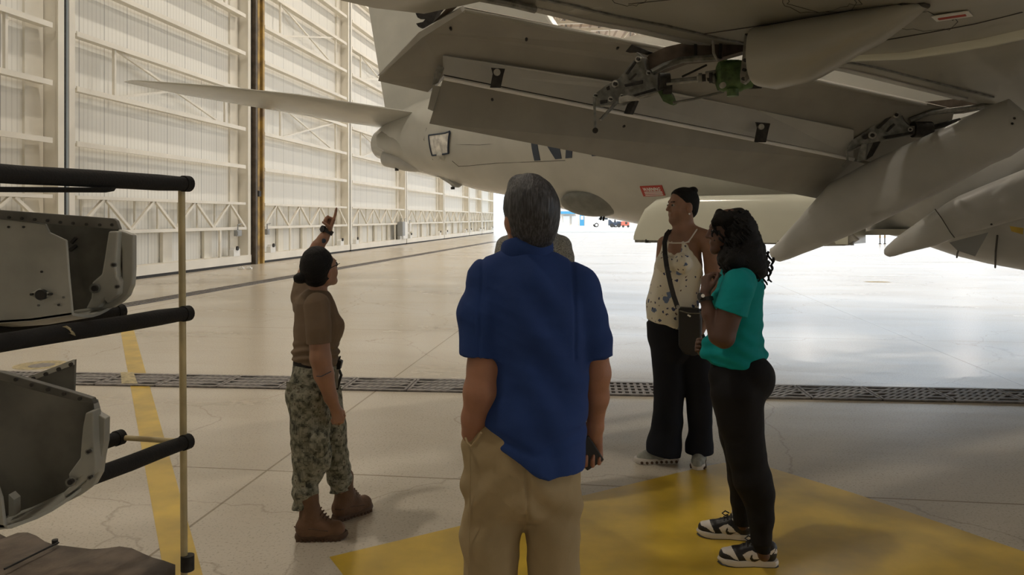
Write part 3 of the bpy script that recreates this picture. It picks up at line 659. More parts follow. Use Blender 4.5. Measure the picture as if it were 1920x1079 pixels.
for pts in ([(1660,247),(1675,231),(1679,234),(1664,248)],[(1618,256),(1626,250),(1628,259),(1621,262)],[(1642,240),(1668,215),(1672,219),(1648,242)],[(1655,256),(1712,246),(1712,251),(1660,261)]): fit('lightening_hole', pts, 8.63, M['dark'], .01, K2)
fit('chevron_plate', [(1657,203),(1676,187),(1697,202),(1688,207),(1676,196),(1665,205)], 8.75, M['dark'], .08, K2)
fit('hanger_link', [(1616,268),(1626,270),(1622,300),(1606,304),(1610,285)], 8.6, M['steel'], .05, K2); fit('hanger_link', [(1640,262),(1650,264),(1634,292),(1622,300)], 8.7, M['dark'], .05, K2)
MB().tube([W(1587,282,8.6), W(1589,300,8.6), W(1580,312,8.6)], .012, 8).build('hanging_link', M['steel'], K2)
MB().disc(W(1728,243,8.7), (1,0,0), .09, .2).build('ball_nut', M['dark'], AC, True); MB().tube([W(1735,243,8.75), W(1800,226,8.7)], .03, 10).build('jack_screw', M['dark'], AC)
fit('fairing_arm', [(1725,238),(1770,232),(1850,205),(1850,215),(1770,246),(1735,250)], 8.95, M['hull'], .2)
# ---- third mechanism and inboard flap edge
T3 = fit('flap_track', [(1790,360),(1830,325),(1870,300),(1935,270),(1940,330),(1880,340),(1840,365),(1800,382)], 10.6, M['brown_metal'], .2)
for pts in ([(1770,392),(1784,372),(1812,350),(1818,357),(1795,380),(1775,398)],[(1830,350),(1842,322),(1852,326),(1842,352),(1832,362)],[(1860,330),(1890,305),(1897,312),(1872,340)],[(1800,380),(1850,348),(1900,332),(1900,340),(1850,362),(1806,388)]): fit('drive_strut', pts, 10.4, M['dark'] if pts[0][0] != 1830 else M['lightsteel'], .05)
MB().tube([W(1808,362,10.3), W(1812,345,10.3), W(1815,338,10.3)], .02, 8).build('drive_strut', M['steel'], AC)
panel('inboard_flap', [(1620,312,9.6),(1690,352,10.1),(1745,385,10.6),(1700,372,10.4),(1770,330,10.8),(1900,290,11.2),(1990,260,11.2),(1990,215,10.6),(1800,240,10.0)], Vector((.03,.05,.06)), M['flap'])
panel('inboard_flap_corner', [(1722,376,10.5),(1757,368,10.6),(1742,384,10.6)], Vector((0,.04,0)), M['canoe'])

# ---------------------------------------------------------------- rack with shell pieces, left foreground
RK = empty('padded_storage_rack', (-1.6, 2.8, 0), label='tall cream tube rack with black foam padded rails at the left', cat='rack')
PB = Vector(((346-960)/F*3.1, 3.1, 0)); pz = 1.755
r_ = 6.3/F*3.1
MB().tube([PB+ZU*.02, PB+ZU*pz+Vector((-.012,0,0))], r_, 16).build('upright_pole', M['pole'], RK, True)
rd = Vector((-.36, -1, 0)).normalized()
RW = Vector((-.30, .06, 0))
def rail(a, b, r, name='foam_padded_rail'):
    a, b = Vector(a), Vector(b); n = 14; d = b-a
    pts = [a+d*(k/n)+Vector((random.uniform(-1,1)*.0015, 0, random.uniform(-1,1)*.0015)) for k in range(n+1)]
    o = MB().tube(pts, [r*(.9 if k == 0 else random.uniform(.97,1.04)) for k in range(n+1)], 18).build(name, M['foam'], RK, True)
    MB().tube([a-d.normalized()*.012, a+d.normalized()*.02], r*1.04, 18).build('end_cap', M['foam'], o, True)
    return o
LR = 2.0
for z, rr_, both in ((1.755,.031,1),(1.235,.030,1),(.72,.030,1)):
    a = PB+ZU*z+Vector((.008,.0,0)); rail(a, a+rd*LR, rr_)
    b = a+RW
    if z < 1.7: rail(b, b+rd*LR, rr_)
    if z < 1: MB().tube([a, b], .011, 12).build('cross_tube', M['pole'], RK, True)
b_ = Vector((-1.62,2.1,.69)); rail(b_+rd*-.02, b_+rd*1.0, .03); b_ = Vector((-1.62-.0,2.45,.69)); rail(b_+Vector((-.25,0,0)), b_+Vector((-.25,0,0))+rd*1.2, .03)
for p in (PB+rd*LR, PB+rd*LR+RW, ): MB().tube([p+ZU*.02, p+ZU*1.75], r_, 16).build('upright_pole', M['pole'], RK, True)
q = PB+ZU*.235
MB().disc(q+Vector((.012,0,.0)), ZU, .026, .06).build('pole_collar', M['dark'], RK, True)
# loose strip of foam hanging off the upper rail, and the torn bit
MB().poly([W(-40,350,2.3),W(210,352,2.72),(W(206,358,2.72)),W(190,361,2.7),W(-40,360,2.3)], Vector((0,.03,0))).build('loose_foam_strip', M['foam'], RK)
MB().poly([W(113,614,2.55),W(125,611,2.56),(W(137,618,2.58)),W(142,630,2.58),W(128,624,2.56)], Vector((0,-.004,0))).build('torn_tape', M['cream'], RK)
# canvas covered shelf
rows = []; nx, ny = 26, 10
V = []; Fc = []
for j in range(ny+1):
    for i in range(nx+1):
        u, v = i/nx, j/ny; a = Vector((-2.9, 3.62, .235)).lerp(Vector((PB.x-.02, 3.09, .235)), u); p = a+rd*(LR*v*.9)
        z = .012*math.sin(u*9)+.03*math.exp(-((u-.55)/.1)**2)*(.6)+.006*math.sin(u*40+v*6)-(.02 if abs(u-.42) < .02 else 0)
        V.append(p+Vector((0, .03*math.sin(u*17), z)))
n_ = len(V); V += [v-ZU*.05 for v in V]
for j in range(ny):
    for i in range(nx):
        a = j*(nx+1)+i; Fc += [(a, a+1, a+nx+2, a+nx+1), (a+n_+nx+1, a+n_+nx+2, a+n_+1, a+n_)]
for i in range(nx):
    for (a, b) in ((i, i+1), (ny*(nx+1)+i+1, ny*(nx+1)+i)): Fc.append((b, a, a+n_, b+n_))
for j in range(ny):
    for (a, b) in (((j+1)*(nx+1), j*(nx+1)), (j*(nx+1)+nx, (j+1)*(nx+1)+nx)): Fc.append((b, a, a+n_, b+n_))
sh = mk('canvas_shelf', V, Fc, M['canvas'], RK, True)
MB().tube([G(8,1068,.262), G(85,1030,.262), G(110,1018,.262)], .004, 6).build('seam', M['dark'], sh)
MB().disc(G(103,1017,.262), ZU, .012, .02).build('grommet', M['dark'], sh)
for p in (PB+rd*.1+Vector((-.5,.1,0)), PB+rd*1.5, PB+Vector((-1.3,.4,0))): MB().tube([p+ZU*.0, p+ZU*.2], .03, 12).build('caster_leg', M['dark'], RK)
MB().tube([PB+ZU*.0, PB+ZU*.06], .03, 12).build('caster_leg', M['dark'], RK)

def shell(name, label, outer, inner, flange, endc, brk, Yn, Yf, bosses, holes, group=None):
    r = empty(name, W(outer[0][0], outer[-1][1], Yn), label=label, cat='aircraft panel', group=group)
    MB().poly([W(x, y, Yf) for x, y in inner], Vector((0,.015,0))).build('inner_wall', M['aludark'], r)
    if outer: MB().poly([W(x, y, Yn) for x, y in outer], Vector((0,.012,0))).build('outer_skin', M['alu'], r, bevel=.003)
    MB().poly([W(x, y, Yf-.03) for x, y in endc], Vector((0,.03,0))).build('end_lip', M['alu'], r, bevel=.006)
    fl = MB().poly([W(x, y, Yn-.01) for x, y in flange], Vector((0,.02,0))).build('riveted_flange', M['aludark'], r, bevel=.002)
    k = 0
    for (x, y) in holes: MB().disc(W(x, y, Yn-.012), (0,1,0), .005, .006, 10).build('rivet', M['dark'], fl)
    b = MB().poly([W(x, y, Yf-.06) for x, y in brk], Vector((0,.045,0))).build('end_bracket', M['alu'], r, bevel=.006)
    for (x, y, rp) in bosses:
        q = MB().disc(W(x, y, Yf-.075), (0,1,0), rp/F*Yf, .014).build('hub', M['steel'], b); MB().disc(W(x, y, Yf-.085), (0,1,0), rp*.6/F*Yf, .012).build('hub_hole', M['dark'], q)
    return r
u = shell('fairing_shell', 'grey aircraft fairing shell on the upper padded rails of the rack',
  [(-120,392),(0,410),(84,420),(92,436),(124,451),(129,520),(136,592),(60,603),(0,607),(-120,612)],
  [(-120,392),(85,412),(205,414),(222,428),(236,442),(244,520),(234,560),(212,578),(135,594),(-120,612)],
  [(-120,391),(0,394),(120,403),(212,410),(218,414),(224,430),(215,430),(120,423),(0,411),(-120,404)],
  [(220,430),(228,433),(250,441),(250,505),(248,535),(240,555),(228,567),(212,577),(180,585),(137,593),(136,583),(178,577),(205,566),(222,548),(228,520),(228,470)],
  [(203,434),(221,434),(217,500),(219,520),(224,527),(222,553),(200,570),(196,562),(184,578),(160,580),(170,560),(172,530),(190,515),(196,480)], 2.62, 2.84,
  [(178,541,9),(213,497,4.5),(220,538,4)], [(17,408),(41,410),(65,412),(89,414),(113,417),(137,419),(162,421),(187,422),(210,422)])
p = W(78,552,2.62); fl = MB().poly([W(56,552,2.61),W(76,541,2.61),W(98,552,2.61),W(78,565,2.61)], Vector((0,-.008,0))).build('oval_fitting', M['alu'], u, bevel=.003)
MB().disc(W(78,553,2.6), (0,1,0), .017, .02).build('fitting_hole', M['dark'], fl)
for x in (61, 94): MB().disc(W(x,552,2.6), (0,1,0), .004, .02, 8).build('fitting_screw', M['dark'], fl)
for (x, y, mm) in ((44,426,'dark'),(16,426,'dark'),(78,510,'dark'),(119,558,'steel'),(110,572,'dark'),(72,573,'steel')): MB().disc(W(x,y,2.615), (0,1,0), .004, .004, 8).build('screw', M[mm], u)
MB().bar(W(134,456,2.83), W(143,446,2.83), .012, .01).build('clip', M['dark'], u); MB().bar(W(131,470,2.83), W(143,461,2.83), .014, .01).build('clip', M['dark'], u)
# curved underside closes the shell between near and far walls
def belly(r, near, far, Yn, Yf, m):
    rings = []
    for (a, b) in zip(near, far):
        pa, pb = W(a[0], a[1], Yn), W(b[0], b[1], Yf); rings.append([pa.lerp(pb, t)-ZU*(.02*math.sin(math.pi*t)) for t in [k/6 for k in range(7)]]+[pa.lerp(pb, t)-ZU*(.02*math.sin(math.pi*t)-.01) for t in [k/6 for k in range(6,-1,-1)]])
    MB().loft(rings).build('curved_bottom', m, r, True)
belly(u, [(-120,612),(0,607),(60,603),(136,592)], [(-120,608),(0,604),(120,594),(212,577)], 2.62, 2.84, M['alu'])
l = shell('fairing_shell', 'dark grimy aircraft fairing shell on the lower rails of the rack',
  [(-120,900),(-8,905),(2,935),(8,985),(14,993),(-30,990),(-120,985)],
  [(-120,700),(0,712),(140,748),(176,757),(190,800),(186,860),(170,905),(120,940),(40,965),(8,975),(-120,985)],
  [(-120,690),(0,698),(60,715),(130,735),(172,748),(178,758),(140,752),(60,732),(0,714),(-120,706)],
  [(174,752),(180,776),(197,786),(196,830),(190,860),(186,890),(174,912),(150,930),(100,955),(50,975),(12,992),(8,985),(20,972),(60,955),(120,932),(160,905),(174,870),(179,820),(178,790)],
  [(160,775),(174,772),(176,830),(180,868),(178,890),(160,900),(120,935),(118,925),(146,898),(130,905),(128,890),(150,860),(152,830),(155,800)], 2.02, 2.24,
  [(133,904,8),(167,847,5),(170,895,4.5)], [(30,712),(60,722),(90,731),(120,739),(150,748)])
belly(l, [(-120,985),(-60,988),(0,992),(14,993)], [(-120,985),(-10,982),(60,958),(172,905)], 2.02, 2.24, M['alu'])
MB().poly([W(16,928,2.18),W(26,938,2.18),W(26,968,2.18),W(16,970,2.18)], Vector((0,.03,0))).build('lug', M['alu'], l)
fl = MB().poly([W(36,716,2.3),W(140,675,2.3),W(138,738,2.3),W(80,728,2.3)], Vector((0,.01,0))).build('triangular_flange', M['aludark'], l)
MB().poly([W(36,714,2.29),W(140,674,2.29),W(140,684,2.29),W(44,720,2.29)], Vector((0,-.012,0))).build('flange_lip', M['alu'], fl)
for (x, y) in ((62,711),(86,702),(110,693),(133,684)): MB().disc(W(x,y,2.275), (0,1,0), .006, .006, 8).build('rivet', M['dark'], fl)

# ---------------------------------------------------------------- outside, far away
BW = mat('building_wall', (.62,.56,.50), .8, nscale=.4, namt=.06); BT = mat('truck_white', (.75,.76,.76), .3); BG = mat('glass_dark', (.04,.05,.06), .1); BB = mat('door_blue', (.04,.22,.40), .5); TY = mat('tyre', (.03,.03,.03), .8)
p = W(1006, 408, 150); b = empty('airfield_building', (p.x, 150, 0), label='low pale airfield building far beyond the hangar door', cat='building')
def bb(name, px0, px1, z0, z1, y0, y1, m, parent=b):
    x0, x1 = (px0-960)/F*150, (px1-960)/F*150; return MB().box((x0,y0,z0),(x1,y1,z1)).build(name, m, parent)
bb('wall', 1006, 1230, 0, 6, 150, 165, BW); bb('roof', 1004, 1232, 6, 6.4, 149, 166, M['greybox'])
bb('roller_door', 1026, 1044, 0, 3.4, 149.85, 150, M['canoe']); bb('blue_awning', 1051, 1078, 2.3, 2.8, 148.6, 150, BB)
bb('panel_door', 1056, 1068, 0, 1.9, 149.8, 150, BT); bb('panel_door', 1072, 1084, 0, 1.9, 149.8, 150, BT)
d_ = bb('blue_door', 1087, 1095, 0, 2.1, 149.7, 150, BB); bb('door_window', 1088.5, 1093.5, 1.2, 1.9, 149.65, 149.72, BT, d_)
def vehicle(name, label, cat, px, Y, body, w=1.9):
    x0 = (px-960)/F*Y; t = empty(name, (x0, Y, 0), label=label, cat=cat)
    for (nm, pts, m, ins) in body: MB().poly([(x0+x, Y+ins, z) for x, z in pts], (0, w-2*ins, 0)).build(nm, m, t, bevel=.05)
    return t, x0
t, x0 = vehicle('utility_truck', 'white utility truck parked outside by the building', 'truck', 1107, 128, [('body', [(0,.45),(5.2,.45),(5.2,1.15),(3.4,1.15),(3.1,1.25),(.5,1.1),(0,.95)], BT, 0), ('cab', [(.9,1.1),(1.4,1.85),(3.0,1.85),(3.1,1.1)], BT, .1), ('window', [(1.25,1.25),(1.6,1.75),(2.9,1.75),(2.9,1.25)], BG, .07), ('bed_rack', [(3.3,1.15),(5.1,1.15),(5.1,1.75),(5.0,1.75),(5.0,1.3),(3.4,1.3)], BT, .2)])
for x in (1.0, 4.2):
    for yy in (.0, 1.75): w_ = MB().disc((x0+x, 128+yy, .36), (0,1,0), .36, .24).build('wheel', TY, t); MB().disc((x0+x, 128+yy-.13, .36), (0,1,0), .2, .04).build('hubcap', BT, w_)
t, x0 = vehicle('tow_tractor', 'dark low tow tractor behind the white truck outside', 'tractor', 1142, 126, [('body', [(0,.3),(2.1,.3),(2.1,.95),(1.4,1.0),(1.3,.8),(.6,.85),(.2,1.25),(0,1.25)], M['navyblue'], 0), ('seat', [(.9,.8),(1.2,.8),(1.1,1.3),(1.0,1.3)], TY, .4)], 1.3)
for x in (.45, 1.6): MB().disc((x0+x, 125.95, .32), (0,1,0), .32, .2).build('wheel', TY, t)
t, x0 = vehicle('ground_power_cart', 'small pale red ground cart at the far right of the truck', 'cart', 1166, 124, [('body', [(0,.25),(1.2,.25),(1.2,1.0),(0,1.0)], mat('cart_red', (.5,.12,.08), .5), 0), ('panel', [(.5,.5),(.9,.5),(.9,.9),(.5,.9)], TY, -.02)], 1.0)
for x in (.2, 1.0): MB().disc((x0+x, 123.95, .2), (0,1,0), .2, .12).build('wheel', TY, t)
for i, px in enumerate((1650, 1659)):
    p = G(px, 458); s_ = empty('stanchion', p, label='thin dark stanchion standing on the bright far floor, %s of the two' % ('left' if i == 0 else 'right'), cat='stanchion')
    MB().tube([p, p+ZU*.42], .03, 8).build('post', M['dark'], s_); MB().tube([p+ZU*.38, p+ZU*.62], [.05,.03], 8).build('head', M['columnyellow'], s_); MB().disc(p+ZU*.02, ZU, .075, .04).build('base', M['dark'], s_)
# ---------------------------------------------------------------- soft bodies: distance fields turned into one surface
class Field:
    def __init__(s, h=.005): s.h = h; s.P = []; s.G = []; s.g = None
    def c(s, a, ra, b=None, rb=None, k=.012, fl=None, clip=None, sub=False):
        b = a if b is None else b; s.P.append(('c', np.array(a, float), ra, np.array(b, float), ra if rb is None else rb, k, fl, clip, sub)); s.G.append(s.g); return s
    def e(s, c, r, ax=None, k=.012, clip=None, sub=False):
        R = np.eye(3) if ax is None else np.array([list(v) for v in ax]); s.P.append(('e', np.array(c, float), np.array(r, float), R, None, k, None, clip, sub)); s.G.append(s.g); return s
    def wrap(s, o, groups, infl=.010, clip=None, k=None):   # cloth follows the body it covers
        for p, g in zip(o.P, o.G):
            if g and g in groups and p[0] == 'c' and not p[8]: s.P.append(('c', p[1], p[2]+infl, p[3], p[4]+infl, p[5] if k is None else k, p[6], clip, False)); s.G.append(None)
        return s
    def chain(s, pts, k=.012, **kw):
        for (p, r), (q, t) in zip(pts, pts[1:]): s.c(p, r, q, t, k, **kw)
        return s
    def mesh(s, smooth=3, fold=None):
        h = s.h; lo = np.full(3, 1e9); hi = -lo; B = []
        for p in s.P:
            if p[0] == 'c':
                f = p[6][1] if p[6] else 1; r = max(p[2], p[4])*max(1, f); l = np.minimum(p[1], p[3])-r; u = np.maximum(p[1], p[3])+r
            else: r = max(p[2]); l = p[1]-r; u = p[1]+r
            B.append((l, u))
            if not p[8]: lo = np.minimum(lo, l); hi = np.maximum(hi, u)
        lo = lo-4*h; n = np.ceil((hi+4*h-lo)/h).astype(int)+1
        f = np.full(n, .5, np.float32); ax = [lo[i]+h*np.arange(n[i]) for i in range(3)]
        for p, (l, u) in zip(s.P, B):
            k = p[5]; mg = k+3*h
            i0 = np.clip(((l-mg-lo)/h).astype(int), 0, n-1); i1 = np.clip(((u+mg-lo)/h).astype(int)+2, 1, n)
            if (i1 <= i0).any(): continue
            sl = tuple(slice(a, b) for a, b in zip(i0, i1)); g = np.meshgrid(*[ax[i][sl[i]] for i in range(3)], indexing='ij'); X = np.stack(g, -1)
            if p[0] == 'c':
                a, b = p[1], p[3]; q = X-a; ab = b-a
                if p[6]:
                    v = np.array(p[6][0], float); v /= np.linalg.norm(v); w = 1/p[6][1]-1
                    q = q+(q@v)[..., None]*v*w; ab = ab+(ab@v)*v*w
                L2 = ab@ab; t = np.clip((q@ab)/L2, 0, 1) if L2 > 1e-12 else np.zeros(q.shape[:3])
                d = np.linalg.norm(q-t[..., None]*ab, axis=-1)-(p[2]+(p[4]-p[2])*t)
            else:
                q = (X-p[1])@p[3].T; k0 = np.linalg.norm(q/p[2], axis=-1); k1 = np.linalg.norm(q/p[2]**2, axis=-1)+1e-9; d = k0*(k0-1)/k1
            if p[7]:
                for (pp, nn) in p[7]:
                    nn = np.array(nn, float); nn /= np.linalg.norm(nn); d = np.maximum(d, (X-np.array(pp, float))@nn)
            o = f[sl]
            if p[8]:
                kk = max(k, 1e-4); hh = np.maximum(kk-np.abs(o+d), 0)/kk; f[sl] = np.maximum(o, -d)+hh*hh*kk/4
            else:
                kk = max(k, 1e-4); hh = np.maximum(kk-np.abs(o-d), 0)/kk; f[sl] = np.minimum(o, d)-hh*hh*kk/4
        V, Q = nets(f, lo, h)
        e = np.concatenate([Q[:, [0,1]], Q[:, [1,2]], Q[:, [2,3]], Q[:, [3,0]]]); nv = len(V)
        for _ in range(smooth):
            S = np.stack([np.bincount(e[:,0], V[e[:,1],i], nv)+np.bincount(e[:,1], V[e[:,0],i], nv) for i in range(3)], 1)
            c = np.bincount(e[:,0], minlength=nv)+np.bincount(e[:,1], minlength=nv); V = V*.4+.6*S/c[:, None]
        if fold is not None:
            a, b, c_, d_ = (V[Q[:, i]] for i in range(4)); fn = np.cross(c_-a, d_-b); N_ = np.zeros_like(V)
            for i in range(4):
                for j in range(3): N_[:, j] += np.bincount(Q[:, i], fn[:, j], nv)
            N_ /= np.linalg.norm(N_, axis=1)[:, None]+1e-12; V = V+N_*fold(V)[:, None]
        return V, Q
def nets(f, lo, h):
    s = f < 0; n = f.shape; c = np.zeros(tuple(x-1 for x in n), np.uint8)
    for i in (0,1):
        for j in (0,1):
            for k in (0,1): c += s[i:n[0]-1+i, j:n[1]-1+j, k:n[2]-1+k]
    I_ = np.argwhere((c > 0) & (c < 8)); idx = np.full(c.shape, -1, np.int32); idx[tuple(I_.T)] = np.arange(len(I_))
    acc = np.zeros((len(I_), 3)); cnt = np.zeros(len(I_))
    cs = [(i,j,k) for i in (0,1) for j in (0,1) for k in (0,1)]
    for a in cs:
        for ax in range(3):
            if a[ax]: continue
            b = list(a); b[ax] = 1; fa = f[tuple((I_+a).T)]; fb = f[tuple((I_+b).T)]; m = (fa < 0) != (fb < 0)
            t = np.where(m, fa/np.where(m, fa-fb, 1), 0); p = np.tile(np.array(a, float), (len(I_), 1)); p[:, ax] += t
            acc += p*m[:, None]; cnt += m
    V = lo+h*(I_+acc/cnt[:, None]); Qs = []
    for ax in range(3):
        u, v = [(1,2),(2,0),(0,1)][ax]
        a = [slice(1, -1)]*3; b = [slice(1, -1)]*3; a[ax] = slice(0, -1); b[ax] = slice(1, None)
        sa = s[tuple(a)]; sb = s[tuple(b)]; E = np.argwhere(sa != sb)
        if not len(E): continue
        flip = sa[tuple(E.T)]; E = E+1; E[:, ax] -= 1
        def cell(du, dv): C = E.copy(); C[:, u] += du; C[:, v] += dv; return idx[tuple(C.T)]
        q = np.stack([cell(-1,-1), cell(0,-1), cell(0,0), cell(-1,0)], 1); q[~flip] = q[~flip][:, ::-1]; Qs.append(q)
    return V, np.concatenate(Qs)
def folds(amp, sc=9., seed=1, stretch=(1,1,1), sharp=.6):
    rs = np.random.RandomState(seed); K = rs.randn(7, 3)*sc*np.array(stretch); ph = rs.rand(7)*6.28; K2 = rs.randn(7, 3)*sc*.5
    def fn(V):
        o = np.zeros(len(V))
        for i in range(7):
            w = np.sin(V@K[i]+ph[i]+1.6*np.sin(V@K2[i]+ph[-1-i])); r = 1-2*np.abs(w); o += (sharp*r+(1-sharp)*w)*(1/(1+.35*i))
        return amp*o/2.2
    return fn
def put(fld, name, m, parent, smooth=3, fold=None):
    V, Q = fld.mesh(smooth, fold); return mk(name, V, Q, m, parent, True)
class Fig:
    def __init__(s, Y0): s.Y = Y0; s.m = Y0/F
    def J(s, px, py, dy=0): return W(px, py, s.Y+dy)
    def K(s, px, py, r, dy=0): return (W(px, py, s.Y+dy), r*s.m)
def frame(f, tilt=(0,0,1)):
    f = Vector(f).normalized(); r = f.cross(Vector(tilt)).normalized(); return f, r.cross(f), r
def head(fld, c, f, s=1., tilt=(0,0,1), jaw=1.):
    f, u, r = frame(f, tilt); c = Vector(c); p = lambda a, b, d: c+(f*a+u*b+r*d)*s
    fld.e(p(-.012,.018,0), (.098*s,.092*s,.076*s), (f,u,r), .01); fld.e(p(.035,-.035,0), (.060*s,.082*s,.060*s*jaw), (f,u,r), .02)
    for q in (-1, 1):
        fld.c(p(-.01,-.07,q*.046*jaw), .022*s, p(.068,-.100,q*.012), .02*s, .02); fld.c(p(.055,-.045,q*.036), .022*s, k=.02)
        fld.c(p(.083,.022,q*.022), .010*s, p(.070,.020,q*.045), .009*s, .012); fld.e(p(.096,-.003,q*.031), (.012*s,.010*s,.016*s), (f,u,r), .008, sub=True)
        fld.e(p(-.012,-.022,q*.076), (.022*s,.034*s,.010*s), (f,u,r), .004); fld.c(p(.098,-.036,q*.012), .008*s, k=.006)
    fld.c(p(.078,-.104,0), .021*s, k=.015); fld.c(p(.090,.01,0), .008*s, p(.112,-.032,0), .011*s, .01)
    fld.c(p(.092,-.062,-.016), .007*s, p(.092,-.062,.016), .007*s, .008); fld.c(p(.090,-.073,-.013), .008*s, p(.090,-.073,.013), .008*s, .006)
    return p, f, u, r
def eyes(p, s, parent, r):
    for q in (-1, 1):
        o = put(Field(.0025).c(p(.083,-.003,q*.031), .0100*s), 'eye', MS['eye'], parent, 1)
        put(Field(.0015).c(p(.0905,-.003,q*.031), .0068*s), 'iris', M['dark'], o, 1)
        MB().bar(p(.093,.018,q*.016), p(.080,.019,q*.047), .004*s, .006*s).build('eyebrow', MS['hair'], parent)
def hand(fld, wr, d, n, side, L=.175, curl=(.3,.4,.3), wide=1., thumb=.5, curls=None, tl=1.):
    d = Vector(d).normalized(); n = Vector(n); n = (n-d*n.dot(d)).normalized(); t = d.cross(n)*side; wr = Vector(wr); q = L/.18; K = []
    for i, off in enumerate((.031,.010,-.011,-.031)):
        kn = wr+d*(.088-.004*abs(i-1))*q+t*off*q*wide; fld.c(wr+d*.01+t*off*.55*q, .0135*q, kn, .0105*q, .010)
        ln = (.070,.078,.072,.056)[i]*q; cu = curls[i] if curls else [x*(1+.12*i) for x in curl]; a = 0; p = kn; rr_ = (.0094,.0096,.0092,.0082)[i]*q
        for j, fr in enumerate((.44,.31,.25)):
            a += cu[j]; e_ = (d*math.cos(a)+n*math.sin(a)).normalized(); p2 = p+e_*ln*fr; fld.c(p, rr_, p2, rr_*.93, .003); rr_ *= .93; p = p2
        K.append(p)
    b = wr+d*.018*q+t*.022*q+n*.004; j1 = b+(d*.028*tl+t*.022+n*.012)*q; j2 = j1+(d*.030*tl+t*(.030-.034*thumb)+n*.020*thumb)*q; j3 = j2+(d*.026*tl+t*(.012-.028*thumb)+n*.016*thumb)*q
    fld.c(b, .0145*q, j1, .0125*q, .010); fld.c(j1, .0115*q, j2, .0102*q, .004); fld.c(j2, .010*q, j3, .0088*q, .003)
    return K
def band(p, d, r, w, name, m, parent, th=.004, fl=1, flv=None):
    d = Vector(d).normalized(); u = Vector((0,0,1)) if abs(d.z) < .8 else Vector((0,1,0)); x = d.cross(u).normalized(); y = d.cross(x)
    rings = []; n = 28
    for k in range(n):
        t = 2*math.pi*k/n; e_ = x*math.cos(t)+y*math.sin(t); rings.append([Vector(p)+e_*(r+a)+d*b for a, b in ((0,-w/2),(th,-w/2),(th,w/2),(0,w/2))])
    mb = MB(); V = [v for q in rings for v in q]; Fc = []
    for k in range(n):
        for j in range(4): Fc.append((k*4+j, k*4+(j+1) % 4, ((k+1) % n)*4+(j+1) % 4, ((k+1) % n)*4+j))
    return mb.add(V, Fc).build(name, m, parent)
FP = [(0,0),(.015,.07),(.07,.125),(.22,.135),(.42,.125),(.6,.16),(.74,.178),(.86,.155),(.95,.10),(1,0)]
def sole(heel, f, L, z0, z1, name, m, parent, lift=0, wd=1., tread=0):
    f = Vector((f[0], f[1], 0)).normalized(); s = Vector((-f.y, f.x, 0)); out = [(x, w) for x, w in FP]+[(x, -w) for x, w in FP[-2:0:-1]]
    rings = []
    for z, g in ((z0, .96),((z0+z1)/2, 1.02),(z1, .99)):
        rings.append([Vector((heel[0], heel[1], 0))+f*((.5+(x-.5)*g)*L)+s*(w*g*L*wd)+ZU*(z+lift*max(0, x-.7)**1.5*L) for x, w in out])
    mb = MB().loft(rings)
    if tread:
        for k in range(int(tread)):
            x = .06+.88*k/tread; w = float(np.interp(x, [a for a, _ in FP], [b for _, b in FP]))*1.03
            for q in (-1, 1): mb.obox(Vector((heel[0], heel[1], z0+.006+lift*max(0, x-.7)**1.5*L))+f*x*L+s*q*w*L*wd, f*L*.02, s*.004, ZU*.007)
    return mb.build(name, m, parent, True)

MS = {}
def skin(name, c): m = mat(name, c, .55, nscale=14, namt=.06, bump=.08, bscale=250); m.node_tree.nodes['Principled BSDF'].inputs['Subsurface Weight'].default_value = .06; return m
MS['eye'] = mat('eye_white', (.35,.32,.30), .35); MS['hair'] = mat('black_hair', (.007,.006,.006), .65, bump=.6, bscale=180, spec=.25)
MS['tan'] = skin('tan_skin', (.35,.185,.115)); MS['olive'] = skin('olive_skin', (.30,.165,.11)); MS['ruddy'] = skin('ruddy_skin', (.36,.17,.10)); MS['deep'] = skin('deep_skin', (.105,.052,.036))
def cloth(name, c, sc=500, nb=.15, **k): return mat(name, c, .85, bump=nb, bscale=sc, spec=.25, nscale=6, namt=.05, **k)
MS['polo'] = cloth('blue_polo_knit', (.020,.048,.175)); MS['khaki'] = cloth('khaki_twill', (.36,.275,.155)); MS['tee'] = cloth('brown_tee', (.19,.135,.09)); MS['teal'] = cloth('teal_jersey', (.004,.27,.275))
MS['blackcloth'] = cloth('black_knit', (.010,.0095,.011)); MS['navy'] = cloth('dark_navy_cloth', (.012,.014,.022)); MS['leather'] = mat('dark_leather', (.02,.02,.022), .45, bump=.2, bscale=90)
MS['boot'] = mat('brown_suede', (.16,.085,.045), .8, nscale=9, namt=.12, bump=.3, bscale=80); MS['bootsole'] = mat('brown_rubber', (.10,.055,.03), .75)
MS['mesh'] = mat('grey_knit_shoe', (.33,.34,.31), .8, bump=.4, bscale=160, nscale=20); MS['shoewhite'] = mat('shoe_white', (.66,.62,.58), .5); MS['shoeblack'] = mat('shoe_black', (.012,.011,.012), .45)
hm = mat('greying_hair', (.05,.05,.052), .5); N, L, B = nodes(hm); tc = N.new('ShaderNodeTexCoord'); mp = N.new('ShaderNodeMapping'); mp.inputs['Scale'].default_value = (260,120,26)
n_ = N.new('ShaderNodeTexNoise'); n_.inputs['Scale'].default_value = 1; n_.inputs['Detail'].default_value = 2; L.new(tc.outputs['Object'], mp.inputs[0]); L.new(mp.outputs[0], n_.inputs['Vector'])
r_ = ramp(N, [(.42,(.014,.014,.017)),(.70,(.075,.076,.084))]); L.new(n_.outputs['Fac'], r_.inputs[0]); L.new(r_.outputs[0], B.inputs['Base Color'])
bp = N.new('ShaderNodeBump'); bp.inputs['Strength'].default_value = .8; bp.inputs['Distance'].default_value = .004; L.new(n_.outputs['Fac'], bp.inputs['Height']); L.new(bp.outputs[0], B.inputs['Normal'])
MS['greyhair'] = hm
